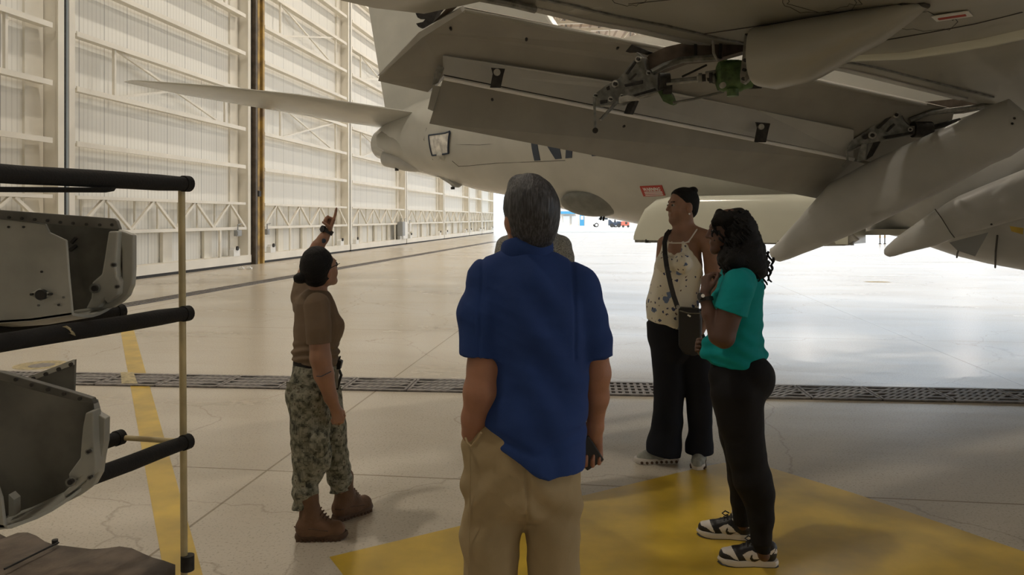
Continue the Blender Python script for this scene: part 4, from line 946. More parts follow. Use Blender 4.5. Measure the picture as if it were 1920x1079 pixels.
# digital camouflage
cmo = mat('digital_camouflage', (.2,.2,.13), .9); N, L, B = nodes(cmo); tc = N.new('ShaderNodeTexCoord'); sn = N.new('ShaderNodeVectorMath'); sn.operation = 'SNAP'; sn.inputs[1].default_value = (.007,)*3
L.new(tc.outputs['Object'], sn.inputs[0]); n_ = N.new('ShaderNodeTexNoise'); n_.inputs['Scale'].default_value = 38; n_.inputs['Detail'].default_value = 3; L.new(sn.outputs[0], n_.inputs['Vector'])
r_ = ramp(N, [(0,(.05,.05,.038)),(.38,(.12,.118,.085)),(.46,(.205,.20,.15)),(.55,(.29,.28,.22)),(.66,(.13,.11,.08))], True); L.new(n_.outputs['Fac'], r_.inputs[0]); L.new(r_.outputs[0], B.inputs['Base Color']); MS['camo'] = cmo
alo = mat('grey_patterned_shirt', (.2,.2,.2), .85); N, L, B = nodes(alo); tc = N.new('ShaderNodeTexCoord'); v_ = N.new('ShaderNodeTexWave'); v_.inputs['Scale'].default_value = 28; v_.inputs['Distortion'].default_value = 22; v_.inputs['Detail'].default_value = 3; v_.inputs['Detail Scale'].default_value = 3
L.new(tc.outputs['Object'], v_.inputs['Vector']); r_ = ramp(N, [(.35,(.10,.10,.095)),(.6,(.42,.41,.37))]); L.new(v_.outputs['Fac'], r_.inputs[0]); L.new(r_.outputs[0], B.inputs['Base Color']); MS['aloha'] = alo
# cream top with blue blossoms and small dots
flo = mat('floral_top', (.66,.62,.52), .85); N, L, B = nodes(flo); tc = N.new('ShaderNodeTexCoord'); prev = None
nd = N.new('ShaderNodeTexNoise'); nd.inputs['Scale'].default_value = 40; nd.inputs['Detail'].default_value = 2; L.new(tc.outputs['Object'], nd.inputs['Vector'])
dv = N.new('ShaderNodeMixRGB'); dv.blend_type = 'ADD'; dv.inputs[0].default_value = .035; L.new(tc.outputs['Object'], dv.inputs[1]); L.new(nd.outputs['Color'], dv.inputs[2])
base = None
for sc, th, col, keep in ((11,.20,(.16,.22,.38),.45),(15,.13,(.05,.07,.16),.5),(30,.16,(.16,.09,.07),.62),(26,.14,(.07,.08,.14),.6)):
    vo = N.new('ShaderNodeTexVoronoi'); vo.inputs['Scale'].default_value = sc; L.new(dv.outputs[0], vo.inputs['Vector'])
    lt = N.new('ShaderNodeMath'); lt.operation = 'LESS_THAN'; L.new(vo.outputs['Distance'], lt.inputs[0]); lt.inputs[1].default_value = th*1.3
    sp = N.new('ShaderNodeSeparateColor'); L.new(vo.outputs['Color'], sp.inputs[0]); gt = N.new('ShaderNodeMath'); gt.operation = 'GREATER_THAN'; L.new(sp.outputs[0], gt.inputs[0]); gt.inputs[1].default_value = keep
    mu = N.new('ShaderNodeMath'); mu.operation = 'MULTIPLY'; L.new(lt.outputs[0], mu.inputs[0]); L.new(gt.outputs[0], mu.inputs[1])
    mi = N.new('ShaderNodeMixRGB'); mi.inputs[2].default_value = (*col,1); L.new(mu.outputs[0], mi.inputs[0])
    if base is None: mi.inputs[1].default_value = (.80,.76,.66,1)
    else: L.new(base, mi.inputs[1])
    base = mi.outputs[0]
L.new(base, B.inputs['Base Color']); MS['floral'] = flo
XV = (1,0,0)

# ================================================================= man in the blue polo, seen from behind
f = Fig(2.35); J, K = f.J, f.K
PM = empty('person', (J(985,700).x, 2.35, 0), label='man in a blue polo and khaki trousers, back turned, hand in pocket', cat='person')
S = Field(.0045)
p, hf, hu, hr = head(S, J(992,398), (-.40,.90,.22), .97, (-.16,0,1), 1.05)
S.c(*K(985,425,31,.02), *K(992,480,33,.0), .02)
S.g = 'T'; S.chain([K(992,515,44),K(1000,570,60),K(1003,700,60),K(990,820,66)], fl=(XV,1.35), k=.03)
S.g = 'L'
for a in ([K(975,880,48),K(925,1000,44),K(920,1180,34),K(918,1345,22)], [K(1030,880,46),K(1035,1000,42),K(1037,1180,33),K(1040,1345,22)]): S.chain(a, k=.03)
S.g = 'A'; S.chain([K(925,528,30),K(905,600,27,-.02),K(905,690,27,-.05)],k=.02); S.g = None; S.chain([K(905,690,27,-.05),K(900,735,29,-.06),K(889,785,22,-.04),K(884,812,19,-.02)], k=.02)
S.g = 'A'; S.chain([K(1090,545,28),K(1115,640,25,.0),K(1119,700,25,.02)],k=.02); S.g = None; S.chain([K(1119,700,25,.02),K(1118,745,23,.05),K(1114,800,17,.09),K(1113,818,16,.10)], k=.02)
hand(S, J(884,808,-.02), (.10,.12,-1), (.9,.2,0), 1, .155, (.25,.3,.2))
hand(S, J(1114,816,.10), (-.10,.0,-1), (-.35,-1,.0), 1, .165, (.95,1.3,.7), thumb=.9)
for x, yy in ((918,.04),(1040,.0)): S.chain([(J(x,1345,yy), .032),(Vector((J(x,1380,yy).x, 2.35+yy+.05, .045)), .035),(Vector((J(x,1380,yy).x, 2.35+yy+.17, .03)), .025)], k=.02)
put(S, 'body', MS['ruddy'], PM, 2)
HR = Field(.004); HR.e(p(-.020,.020,0), (.103,.100,.082), (hf,hu,hr), .01, clip=[(p(.055,0,0), hf+hu*-.5)])
HR.e(p(-.03,-.035,0), (.078,.085,.073), (hf,hu,hr), .02, clip=[(p(.0,0,0), hf),(p(0,-.096,0), -hu)])
HR.c(p(.03,.085,-.02), .03, p(.055,.080,.02), .026, .02); HR.c(p(-.02,.095,0), .022, k=.03)
put(HR, 'hair', MS['greyhair'], PM, 2, folds(.0022, 55, 3, (1,1,.4)))
eyes(p, 1, PM, hr)
T = Field(.0045); hem = [(J(1000,873.5), (0,0,-1)), (J(893,800), tuple(-(Vector((1,0,0))*.56+ZU*1.0)))]
T.c(*K(985,492,40), *K(990,530,58), .03, fl=(XV,1.2))
T.chain([K(993,545,70),K(1008,620,78),K(1010,700,74),K(1003,780,80,-.008),K(998,900,84,-.012)], k=.02, fl=(XV,1.2), clip=hem)
for a, b in (((975,484,26),(915,520,36)), ((1000,484,26),(1080,535,36))): T.c(*K(*a), *K(*b), .03)
T.chain([K(917,530,38),K(902,590,42,-.02),K(901,720,41,-.05)], k=.035, clip=[(J(901,670,-.04), (-.08,-.1,-1))])
T.chain([K(1082,545,38),K(1103,600,32),K(1114,720,24,.0)], k=.035, clip=[(J(1112,674), (0,-.1,-1))])
T.wrap(S, 'T', .010, hem); T.wrap(S, 'A', .012, [(J(900,670,-.04), (0,-.1,-1))])
fo = folds(.0068, 8, 11, (1,1,.35)); fo2 = folds(.0018, 26, 5)
def fold_polo(V):
    z = V[:,2]; hemf = np.clip((1.0-z)/.25, 0, 1); x = V[:,0]
    dr = np.sin((x*1.0+z*.55)*42+3*np.sin(z*5))*.007*np.exp(-((x-.08)/.09)**2)
    sag = np.exp(-((z-(.94+.35*np.abs(x-.06)))/.016)**2)*-.007
    seam = -.005*np.exp(-((np.abs(x-.045)-.135-.03*(1.5-z))/.006)**2)*(z > 1.2)
    return fo(V)*(1+.5*hemf)+fo2(V)+dr+sag+seam
sh_ = put(T, 'polo_shirt', MS['polo'], PM, 2, fold_polo)
C = Field(.004); ring = [J(988+43*math.cos(t), 471-8*math.sin(t)-4*math.cos(t), .008-.066*math.sin(t)) for t in [2*math.pi*k/64 for k in range(65)]]; C.chain([(q, .0075) for q in ring], k=.01, fl=((0,0,1),3.0)); put(C, 'collar', MS['polo'], sh_, 4)
T = Field(.0045); T.chain([K(980,835,76),K(981,900,80)], k=.02, fl=(XV,1.38)); T.c(*K(940,905,56,.02), *K(1020,905,56,.02), .04)
T.chain([K(926,920,60),K(919,1010,54),K(919,1090,50),K(918,1260,45),K(918,1372,42)], k=.02, clip=[(J(918,1372), (0,0,-1))])
T.chain([K(1037,920,58),K(1037,1000,52),K(1039,1090,48),K(1042,1260,44),K(1043,1372,42)], k=.01, clip=[(J(918,1372), (0,0,-1))])
T.c(*K(884,835,19,-.01), *K(886,862,16,-.01), .03)
T.wrap(S, 'L', .009, [(J(918,1372), (0,0,-1))], .008);
fp = folds(.0055, 10, 21, (1,1,.6)); fq = folds(.002, 30, 22)
def fold_kh(V):
    x, z = V[:,0], V[:,2]; cr = -.006*np.exp(-((x-.045+.25*(.75-z)*0)/.006)**2)*np.clip((z-.70)/.1,0,1)
    diag = .006*np.sin((z+1.4*np.abs(x-.04))*48+2*np.sin(x*20))*np.exp(-((z-.78)/.10)**2)
    return fp(V)+fq(V)+cr+diag
tr = put(T, 'trousers', MS['khaki'], PM, 2, fold_kh)
MB().tube([J(873,822,-.05), J(877,832,-.075), J(884,838,-.09), J(893,826,-.10), J(902,812,-.115)], .0035, 8).build('pocket_edge', MS['khaki'], tr, True)
MB().tube([J(881,842,-.075), J(882,900,-.09), J(880,1000,-.08), J(879,1090,-.075)], .0016, 6).build('side_seam', MS['khaki'], tr)
MB().poly([J(1094.5,781,-.03), J(1100,781,-.03), J(1100,792,-.03), J(1094.5,792,-.03)], (0,.004,0)).build('hem_tag', M['white'], sh_)
for x, yy in ((918,.0),(1040,.0)):
    h0 = (J(x,1380).x, 2.35-.07+yy); sh = empty('shoe', (h0[0], h0[1], 0)); sh.parent = PM; sh.location = Vector((h0[0], h0[1], 0))-Vector(PM['rl'])
    sole(h0, (0,1), .29, 0, .03, 'sole', MS['bootsole'], sh); Q = Field(.005); Q.chain([(Vector((h0[0],h0[1]+.06,.055)),.042),(Vector((h0[0],h0[1]+.15,.05)),.042),(Vector((h0[0],h0[1]+.24,.04)),.035)], k=.02, clip=[((0,0,.02),(0,0,-1))]); put(Q, 'upper', MS['boot'], sh)
# phone held in the right hand
ph = MB(); c0 = [J(1098,829,.085), J(1122,866,.12), J(1119,871,.125), J(1092,871,.08), J(1092,835,.075)]
c = J(1102,850,.072); ex = (J(1126,868,.10)-J(1101,829,.10)).normalized(); ey = ex.cross(Vector((0,1,0))).normalized()
ph.obox(c, ex*.046, ey*.032, ex.cross(ey)*.0045)
PH = ph.build('smartphone', MS['shoeblack'], bevel=.004); tag(PH, 'black smartphone gripped in the right hand of the man in blue', 'phone')

# ================================================================= woman in brown tee and camouflage, pointing
f = Fig(3.93); J, K = f.J, f.K
PW = empty('person', (J(595,800).x, 3.93, 0), label='woman in brown tee and camouflage trousers pointing up with one arm', cat='person')
FW = (.55,.82,.25); LAT = Vector((-.6,.78,0))
S = Field(.005)
p, hf, hu, hr = head(S, J(601,502,.02), FW, .90, (0,-.05,1))
S.c(*K(597,525,15,.03), *K(597,556,17,.02), .02)
S.g = 'T'; S.chain([K(590,575,32,.04),K(597,620,34,.03),K(592,670,32,.03),K(588,720,36,.03)], fl=(LAT,1.3), k=.03)
S.g = 'A'; S.chain([K(594,572,18,-.12),K(597,620,18,-.15)], k=.015); S.g = 'B'; S.chain([K(597,620,18,-.15),K(601,672,18.5,-.16)], k=.015); S.g = None; S.chain([K(601,672,18.5,-.16),K(607,702,17.5,-.155),K(620,745,12,-.13),K(629,767,9.5,-.11)], k=.015)
hand(S, J(629,765,-.11), (.20,.10,-1), (-.35,.6,-.15), 1, .150, (.75,.9,.6), wide=.95, thumb=.7)
S.g = 'U'; S.chain([K(567,560,18,.20),K(572,520,16,.28)], k=.015); S.g = None; S.chain([K(572,520,16,.28),K(580,487,14.5,.34),K(596,462,12.5,.36),K(606,448,10.5,.37),K(614,436,9,.38)], k=.015)
hd = (J(621,413,.40)-J(613,438,.38)); hand(S, J(613.5,437,.38), hd, (-.75,-.65,.1), 1, .168, curls=[(.05,.06,.05),(1.5,1.4,.8),(1.55,1.4,.8),(1.6,1.4,.8)], thumb=1.1, tl=.35)
S.g = 'L'
for a in ([K(578,720,30,-.02),K(577,800,27,-.03),K(575,880,21,-.03),K(576,965,13,-.03),K(574,998,12,-.03)], [K(605,720,28,.12),K(620,800,25,.12),K(630,870,20,.13),K(643,925,9,.22),K(650,958,7,.26)]): S.chain(a, k=.02)
S.g = None; put(S, 'body', MS['tan'], PW, 2)
HR = Field(.004); HR.e(J(594,499,.01), (31.5*f.m,.095,38*f.m), None, .01, clip=[(J(622,500,.0), (1,.1,-.18))]); HR.e(J(592,512,-.0), (25*f.m,.075,27*f.m), None, .015)
HR.e(J(564,522,-.03), (14*f.m,.036,11*f.m), None, .004)
put(HR, 'hair', MS['hair'], PW, 2, folds(.0022, 45, 8)); eyes(p, .9, PW, hr)
g = MB(); a = p(.095,.0,.05); 
for q in (-1, 1): g.tube([p(.085,.002,q*.066), p(-.01,.0,q*.078)], .002, 6); g.disc(p(.090,-.004,q*.028), hf, .014, .003)
g.build('sunglasses', MS['shoeblack'], PW)
T = Field(.0045); hem = [(J(590,678), (-.12,0,-1))]
T.c(*K(594,560,20,.03), *K(594,572,26,.03), .03, fl=(LAT,1.25))
T.chain([K(588,585,33,.04),K(590,620,36,.03),K(588,660,36,.03),K(590,700,37,.03)], k=.02, fl=(LAT,1.22), clip=hem)
T.c(*K(622,612,25,.00), *K(618,628,24,.10), .03); T.c(*K(608,590,22,.0), k=.03); T.c(*K(612,664,24,.05), *K(612,690,25,.05), .03, clip=hem)
T.chain([K(594,575,24,-.10),K(597,610,22.5,-.14),K(597,660,21,-.155)], k=.014, clip=[(J(597,643,-.15), (.04,0,-1))])
T.chain([K(572,575,24,.14),K(566,556,21,.20),K(570,535,19,.25)], k=.014, clip=[(J(571,528,.27), (.2,.5,1))])
T.wrap(S, 'T', .009, hem); T.wrap(S, 'AB', .010, [(J(597,643,-.15), (.04,0,-1))]); T.wrap(S, 'U', .010, [(J(571,530,.27), (.2,.5,1))])
fo = folds(.0036, 13, 31, (1,1,.6)); fo2 = folds(.0015, 40, 32)
def fold_tee(V):
    z = V[:,2]; lo_ = np.exp(-((z-.93)/.05)**2)
    return fo(V)+fo2(V)+lo_*.006*np.sin(z*150+4*np.sin(V[:,0]*14))
tee = put(T, 't_shirt', MS['tee'], PW, 2, fold_tee)
band(J(597,555,.03), (0.05,0,1), 17.5*f.m, .012, 'neck_rib', MS['tee'], tee, .004)
B_ = Field(.004); B_.c(*K(590,682,38.5,.03), *K(590,687,38.5,.03), .01, fl=(LAT,1.2), clip=[(J(590,678), (.1,0,1)),(J(590,692), (-.1,0,-1))]); put(B_, 'belt', M['foam'], PW, 1)
T = Field(.0045)
T.chain([K(590,698,35,.03),K(588,728,38,.03)], k=.02, fl=(LAT,1.2)); T.c(*K(568,738,32,-.01), *K(568,745,30,.1), .04)
T.chain([K(580,745,40,-.03),K(584,800,33,-.03),K(586,860,33,-.03),K(574,905,26,-.03),K(569,952,21,-.03)], k=.03, clip=[(J(568,954,-.03), (.12,0,-1))])
T.chain([K(608,745,32,.12),K(622,800,25,.12),K(628,860,24,.13),K(636,895,23,.15),K(636,925,21,.18)], k=.02, clip=[(J(632,927,.16), (.05,0,-1))])
T.c(*K(560,830,15,-.06), *K(563,862,14,-.06), .02); T.e(J(598,835,-.14), (.05,.02,.07), None, .02); T.c(*K(640,900,15,.12), k=.02)
T.wrap(S, 'L', .012, [(J(568,930,-.03), (.0,0,-1))]); T.wrap(S, 'T', .010, [(J(590,688), (0,0,1))])
fo3 = folds(.0075, 14, 41, (1,1,1.2)); fo4 = folds(.0022, 45, 42)
def fold_camo(V):
    z = V[:,2]; lo_ = np.clip((.5-z)/.3, 0, 1); return fo3(V)*(.7+.9*lo_)+fo4(V)+lo_*.006*np.sin(z*75+5*np.sin(V[:,0]*11+V[:,1]*9))
tr = put(T, 'camouflage_trousers', MS['camo'], PW, 2, fold_camo)
MB().poly([J(536,716,-.09), J(565,722,-.12), J(562,742,-.12), J(537,738,-.09)], (.004,.006,0)).build('back_pocket_flap', MS['camo'], tr, bevel=.003)
for hx, hy, fx, Lb, ay, ad in ((553,1013,(1,.10),.262,940,(574,-.03)), (624,980,(.66,.75),.262,905,(641,.21))):
    g0 = G(hx, hy); fv = Vector((fx[0], fx[1], 0)).normalized(); h0 = (g0.x, g0.y); bt = empty('boot', g0); bt.parent = PW; bt.location = g0-Vector(PW['rl'])
    sole(h0, fv, Lb, 0, .032, 'sole', MS['bootsole'], bt, .12, .92, 11)
    q = lambda x, z, s_=0: Vector((h0[0], h0[1], z))+fv*x; Q = Field(.0045); cl = [((0,0,.028),(0,0,-1))]
    at = J(ad[0], ay, ad[1]); at = Vector((q(.09,0).x*.5+at.x*.5, g0.y+fv.y*.08, at.z))
    Q.chain([(q(.05,.06),.047),(q(.13,.055),.046),(q(.205,.045),.044)], k=.02, clip=cl); Q.chain([(q(.06,.07),.043),(q(.075,.13),.044),(at-ZU*-.02,.048)], k=.03, clip=cl); Q.c(q(.13,.08), .035, q(.09,.12), .035, .03)
    u_ = put(Q, 'upper', MS['boot'], bt, 2, folds(.0015, 40, 3))
    lc = MB(); sv = Vector((-fv.y, fv.x, 0))
    for k in range(6):
        t = k/5; c = q(.165-.06*t, .090+.075*t); lc.tube([c-sv*.026+fv*.0-ZU*.006, c+fv*.014+ZU*.008, c+sv*.026-ZU*.006], .0035, 6)
    lc.build('laces', MS['bootsole'], bt, True)
    MB().tube([q(.0,.075)-sv*.02, q(.02,.072)-sv*.044, q(.1,.07)-sv*.05, q(.17,.055)-sv*.048], .003, 6).build('seam', MS['bootsole'], u_)
wd = (J(614,434,.38)-J(604,452,.37)); band(J(612.5,433,.385), wd, 12.5*f.m, .024, 'wristwatch', MS['shoeblack'], PW, .005)
MB().disc(J(605.5,429.5,.358), (-.6,-.75,.2), .019, .012).build('watch_face', MS['shoeblack'], PW)
MB().tube([J(593.5,706,-.20), J(602,706.5,-.212), J(611,702,-.21), J(621,697,-.19)], .0022, 6).build('forearm_tattoo', M['navyblue'], PW)
t_ = MB().disc(J(607,452,.335), (-.4,-.9,0), .013, .006).build('wrist_tattoo', M['navyblue'], PW)
hol = MB().poly([J(629,676,-.0), J(636,676,0), J(641,679,0), J(637,694,0), J(628,694,0)], (.0,.04,0)).build('belt_pouch', MS['shoeblack'], PW, bevel=.004)
MB().poly([J(627,694,-.01), J(635,694,-.01), J(633,728,-.01), J(630,728,-.01)], (.0,.03,0)).build('badge_holder', M['lightsteel'], PW); MB().tube([J(636,694,0), J(640,704,0), J(636,716,0), J(632,731,0)], .007, 8).build('badge_strap', MS['shoeblack'], PW, True)
MB().tube([J(633,678,.02), J(637,672,.02), J(638,668,.02)], .004, 8).build('key_clip', MS['shoeblack'], PW)

# ================================================================= man in patterned shirt, hidden behind the first
f = Fig(4.4); J, K = f.J, f.K
PH2 = empty('person', (J(1003,600).x, 4.4, 0), label='man in grey patterned shirt, mostly hidden behind the man in blue', cat='person')
S = Field(.006)
p, hf, hu, hr = head(S, J(1000,382), (-.2,.95,.15), .98)
S.c(*K(1000,400,19), *K(1000,430,20), .02); S.g = 'T'; S.chain([K(1000,460,36),K(1003,560,38),K(1002,640,38)], fl=(XV,1.4), k=.03)
for q, xs in ((-1,(950,938,935,940)), (1,(1052,1060,1062,1058))):
    S.chain([K(xs[0],462,18),K(xs[1],540,15),K(xs[2],600,13.5),K(xs[3],660,9)], k=.015); hand(S, J(xs[3],660), (0,.1,-1), (-q,0,0), -q, .17, (.4,.5,.3))
    S.chain([K(1002+q*22,640,27),K(1002+q*24,780,20),K(1002+q*26,905,12)], k=.02); S.chain([K(1002+q*26,905,12),(Vector((J(1002+q*26,905).x, 4.5, .045)),.035)], k=.02)
S.g = None; put(S, 'body', MS['ruddy'], PH2, 2)
HR = Field(.005); HR.e(p(-.02,.022,0), (.102,.096,.082), (hf,hu,hr), .01, clip=[(p(.05,0,0), hf+hu*-.5),(p(0,-.05,0), -hu)]); put(HR, 'hair', MS['hair'], PH2, 2)
T = Field(.005); T.c(*K(1000,438,24), *K(1000,450,30), .02)
T.chain([K(1000,468,38),K(1003,560,41),K(1003,690,41)], fl=(XV,1.12), k=.03, clip=[(J(1003,680), (0,0,-1))])
for a, b in (((985,440,13),(948,474,19)), ((1016,440,14),(1057,482,19))): T.c(*K(*a), *K(*b), .03)
T.chain([K(950,478,20),K(940,540,20)], k=.015, clip=[(J(940,545), (0,0,-1))]); T.chain([K(1055,488,21),K(1064,545,20)], k=.015, clip=[(J(1062,545), (0,0,-1))])
T.wrap(S, 'T', .008, [(J(1003,670), (0,0,-1))]); s2 = put(T, 'patterned_shirt', MS['aloha'], PH2, 2, folds(.003, 14, 6)); C = Field(.005); C.chain([(J(980,436,.02),.012),(J(1000,430,-.05),.014),(J(1020,436,.02),.012)], k=.02); put(C, 'collar', MS['aloha'], s2)
T = Field(.006); T.c(*K(1003,670,39), *K(1003,700,40), .02, fl=(XV,1.3))
for q in (-1, 1): T.chain([K(1002+q*24,710,31),K(1002+q*26,800,25),K(1002+q*27,925,21)], k=.03, clip=[(J(1000,925), (0,0,-1))])
put(T, 'trousers', MS['navy'], PH2, 2, folds(.003, 14, 7))
for q in (-1, 1):
    h0 = (J(1002+q*27,930).x, 4.33); sh = empty('shoe', (h0[0], h0[1], 0)); sh.parent = PH2; sh.location = Vector((h0[0], h0[1], 0))-Vector(PH2['rl'])
    sole(h0, (0,1), .28, 0, .03, 'sole', MS['shoeblack'], sh); Q = Field(.005); Q.chain([(Vector((h0[0],h0[1]+.06,.055)),.04),(Vector((h0[0],h0[1]+.22,.04)),.035)], k=.02, clip=[((0,0,.02),(0,0,-1))]); put(Q, 'upper', MS['shoeblack'], sh)

# ================================================================= woman in the cream floral top
f = Fig(5.1); J, K = f.J, f.K
PF = empty('person', (J(1285,700).x, 5.1, 0), label='woman with a hair bun in a cream floral top and dark trousers', cat='person')
LAT = Vector((.90,-.43,0)); S = Field(.005)
p, hf, hu, hr = head(S, J(1279.5,384), (-.96,-.28,-.02), .99, (0,0,1), 1.1)
S.c(*K(1283,405,16), *K(1285,440,17), .03); S.c(*K(1270,412,11,-.01), *K(1275,432,12,-.02), .03)
S.g = 'T'; S.chain([K(1290,452,20),K(1275,500,29),K(1260,570,32),K(1262,630,34)], fl=(LAT,1.35), k=.03)
S.g = None; S.c(*K(1288,434,15), *K(1332,452,18,-.08), .03); S.c(*K(1280,438,13), *K(1248,456,13,.08), .03); S.c(*K(1272,450,20,-.03), *K(1270,470,22,-.03), .03)
S.chain([K(1333,456,18,-.09),K(1338,505,16,-.11),K(1336,550,14.5,-.12),K(1325,590,12,-.16),K(1310,625,8.5,-.2)], k=.015)
hand(S, J(1310,622,-.2), (-.14,.0,-1), (-.6,.7,0), -1, .165, (.3,.4,.3), thumb=.3)
S.chain([K(1246,458,14,.09),K(1240,500,12,.14),K(1240,550,11,.16),K(1246,600,8,.13)], k=.015); hand(S, J(1246,602,.13), (.05,0,-1), (.3,-.6,0), 1, .155, (.3,.4,.3))
S.g = 'L'
for a in ([K(1250,640,28,.02),K(1252,740,22,.02),K(1250,842,13,.0)], [K(1295,640,26),K(1308,740,20),K(1309,850,12)]): S.chain(a, k=.02)
S.g = None; put(S, 'body', MS['olive'], PF, 2)
HR = Field(.004); HR.e(p(-.026,.022,0), (.092,.093,.080), (hf,hu,hr), .01, clip=[(p(.03,.05,0), hf*1.1-hu*.9)]); HR.e(p(-.008,.030,0), (.100,.086,.077), (hf,hu,hr), .008, clip=[(p(.07,.076,0), hf*1.15-hu)]); HR.e(p(-.05,-.035,0), (.055,.06,.062), (hf,hu,hr), .02, clip=[(p(-.02,-.0,0), hf-hu*.15)])
HR.e(J(1299,357.5), (9.5*f.m,.030,7.5*f.m), None, .003); HR.c(*K(1293,366,8), k=.01)
put(HR, 'hair', MS['hair'], PF, 2, folds(.0018, 50, 4)); eyes(p, .99, PF, hr)
MB().disc(p(-.005,-.062,-.082), hr, .006, .006).build('earring', M['brightedge'], PF)
T = Field(.0045); top = [(J(1270,452,-.1), (.05,0,1)), (J(1320,516,-.1), tuple(Vector((.86,0,.50))))]; hem = [(J(1245,606), tuple(Vector((-.26,0,-1))))]
T.chain([K(1272,458,23,-.02),K(1272,500,31,-.01),K(1262,545,32,.0)], fl=(LAT,1.33), k=.02, clip=top)
T.chain([K(1264,540,32,.0),K(1257,580,32.5,.0),K(1254,640,34,.0)], fl=(LAT,1.2), k=.02, clip=hem)
T.c(*K(1246,494,17,-.10), k=.03); T.c(*K(1280,494,18,-.15), k=.03)
T.wrap(S, 'T', .010, top+hem)
ff = folds(.003, 16, 51, (1,1,.5))
def fold_fl(V):
    z, x = V[:,2], V[:,0]; g_ = np.clip((z-1.30)/.16, 0, 1); return ff(V)+g_*.0035*np.sin((x-.1*(z-1.4))*190)+(1-g_)*.0025*np.sin(x*60+2*np.sin(z*8))
tp = put(T, 'floral_top', MS['floral'], PF, 2, fold_fl)
MB().tube([J(1291,453,-.14), J(1297,445,-.13), J(1305,433,-.10), J(1309,427,-.03), J(1307,424,.03)], .0045, 8).build('shoulder_strap', MS['shoewhite'], tp, True)
MB().tube([J(1253,455,-.12), J(1249,447,-.08), J(1250,440,-.02)], .0045, 8).build('shoulder_strap', MS['shoewhite'], tp, True)
MB().tube([J(1251,455,-.13), J(1262,456,-.16), J(1275,456,-.18), J(1285,455.5,-.17), J(1292,453.5,-.15)], .005, 8).build('gathered_neckline', MS['shoewhite'], tp, True)
T = Field(.005)
T.chain([K(1252,608,31,.0),K(1262,650,34.5)], fl=(LAT,1.18), k=.02)
T.chain([K(1254,660,31,.02),K(1255,730,28.5,.02),K(1252,790,27.5,.01),K(1245,835,31.5,.0),K(1243,880,33,.0)], k=.025, clip=[(J(1243,851,0), tuple(Vector((-.18,0,-1))))])
T.chain([K(1302,660,29,.0),K(1314,730,23),K(1316,790,20),K(1311,835,26),K(1311,880,28)], k=.01, clip=[(J(1310,849), (0,0,-1))])
T.wrap(S, 'L', .010, [(J(1243,840,0), (0,0,-1))], .006); T.wrap(S, 'T', .006, [(J(1243,607), (0,0,1))])
put(T, 'wide_trousers', MS['navy'], PF, 2, folds(.004, 13, 61, (1,1,.25)))
for hx, hy, fx, Ls in ((1272,867,(-1,-.06),.30), (1314,861,(-.32,-.95),.27)):
    g0 = G(hx, hy); fv = Vector((fx[0], fx[1], 0)).normalized(); h0 = (g0.x, g0.y); bt = empty('sneaker', g0); bt.parent = PF; bt.location = g0-Vector(PF['rl'])
    sole(h0, fv, Ls, 0, .034, 'sole', MS['shoewhite'], bt, .10, .95); q = lambda x, z: Vector((h0[0], h0[1], z))+fv*x; Q = Field(.0045); cl = [((0,0,.03),(0,0,-1))]
    Q.chain([(q(.05,.06),.042),(q(.13,.055),.042),(q(.20,.042),.040),(q(.25,.036),.03)], k=.02, clip=cl); Q.c(q(.05,.08), .036, q(.09,.09), .033, .02); put(Q, 'upper', MS['mesh'], bt, 2)
    sv = Vector((-fv.y, fv.x, 0))
    for k in range(8):
        for s_ in (-1, 1): x = .08+k*.11; w = float(np.interp(x, [a for a, _ in FP], [b for _, b in FP])); MB().disc(q(x*Ls, .014)+sv*s_*w*Ls*.97, sv, .009, .012, 10).build('sole_pod', MS['bootsole'], bt)
    lc = MB()
    for k in range(4): c = q(.14+.022*k, .092-.006*k); lc.tube([c-sv*.02-ZU*.008, c+ZU*.004, c+sv*.02-ZU*.008], .003, 6)
    lc.build('laces', MS['shoewhite'], bt, True)
BG_ = empty('crossbody_bag', J(1292,668,-.3), label='dark grey crossbody bag hanging at the hip of the floral top woman', cat='bag')
MB().poly([J(1272,577,-.24), J(1312,580,-.27), J(1316,600,-.27), J(1315,664,-.27), J(1300,669,-.27), J(1282,664,-.25), J(1272,650,-.24)], (.02,.07,0)).build('bag_body', MS['leather'], BG_, bevel=.012)
MB().tube([J(1274,583,-.255), J(1292,588,-.275), J(1314,588,-.29)], .004, 8).build('zip', M['steel'], BG_); MB().tube([J(1289,591,-.285), J(1295,594,-.29)], .005, 8).build('zip_pull', M['brightedge'], BG_)
st = [J(1256,433,-.03), J(1250,440,-.075), J(1246,455,-.14), J(1247,478,-.21), J(1250,500,-.24), J(1257,532,-.235), J(1263,555,-.23), J(1271,578,-.235)]
mb = MB()
for a, b in zip(st, st[1:]): mb.bar(a, b+(b-a)*.04, .030, .005, up=(0,-1,.2))
mb.build('strap', MS['leather'], BG_); MB().tube([J(1256,433,-.03), J(1270,430,.09), J(1300,470,.18), J(1326,560,.1), J(1314,582,-.22)], .007, 8).build('rear_strap', MS['leather'], BG_, True)
MB().disc(J(1271,576,-.25), (0,1,0), .012, .012).build('strap_ring', M['lightsteel'], BG_)

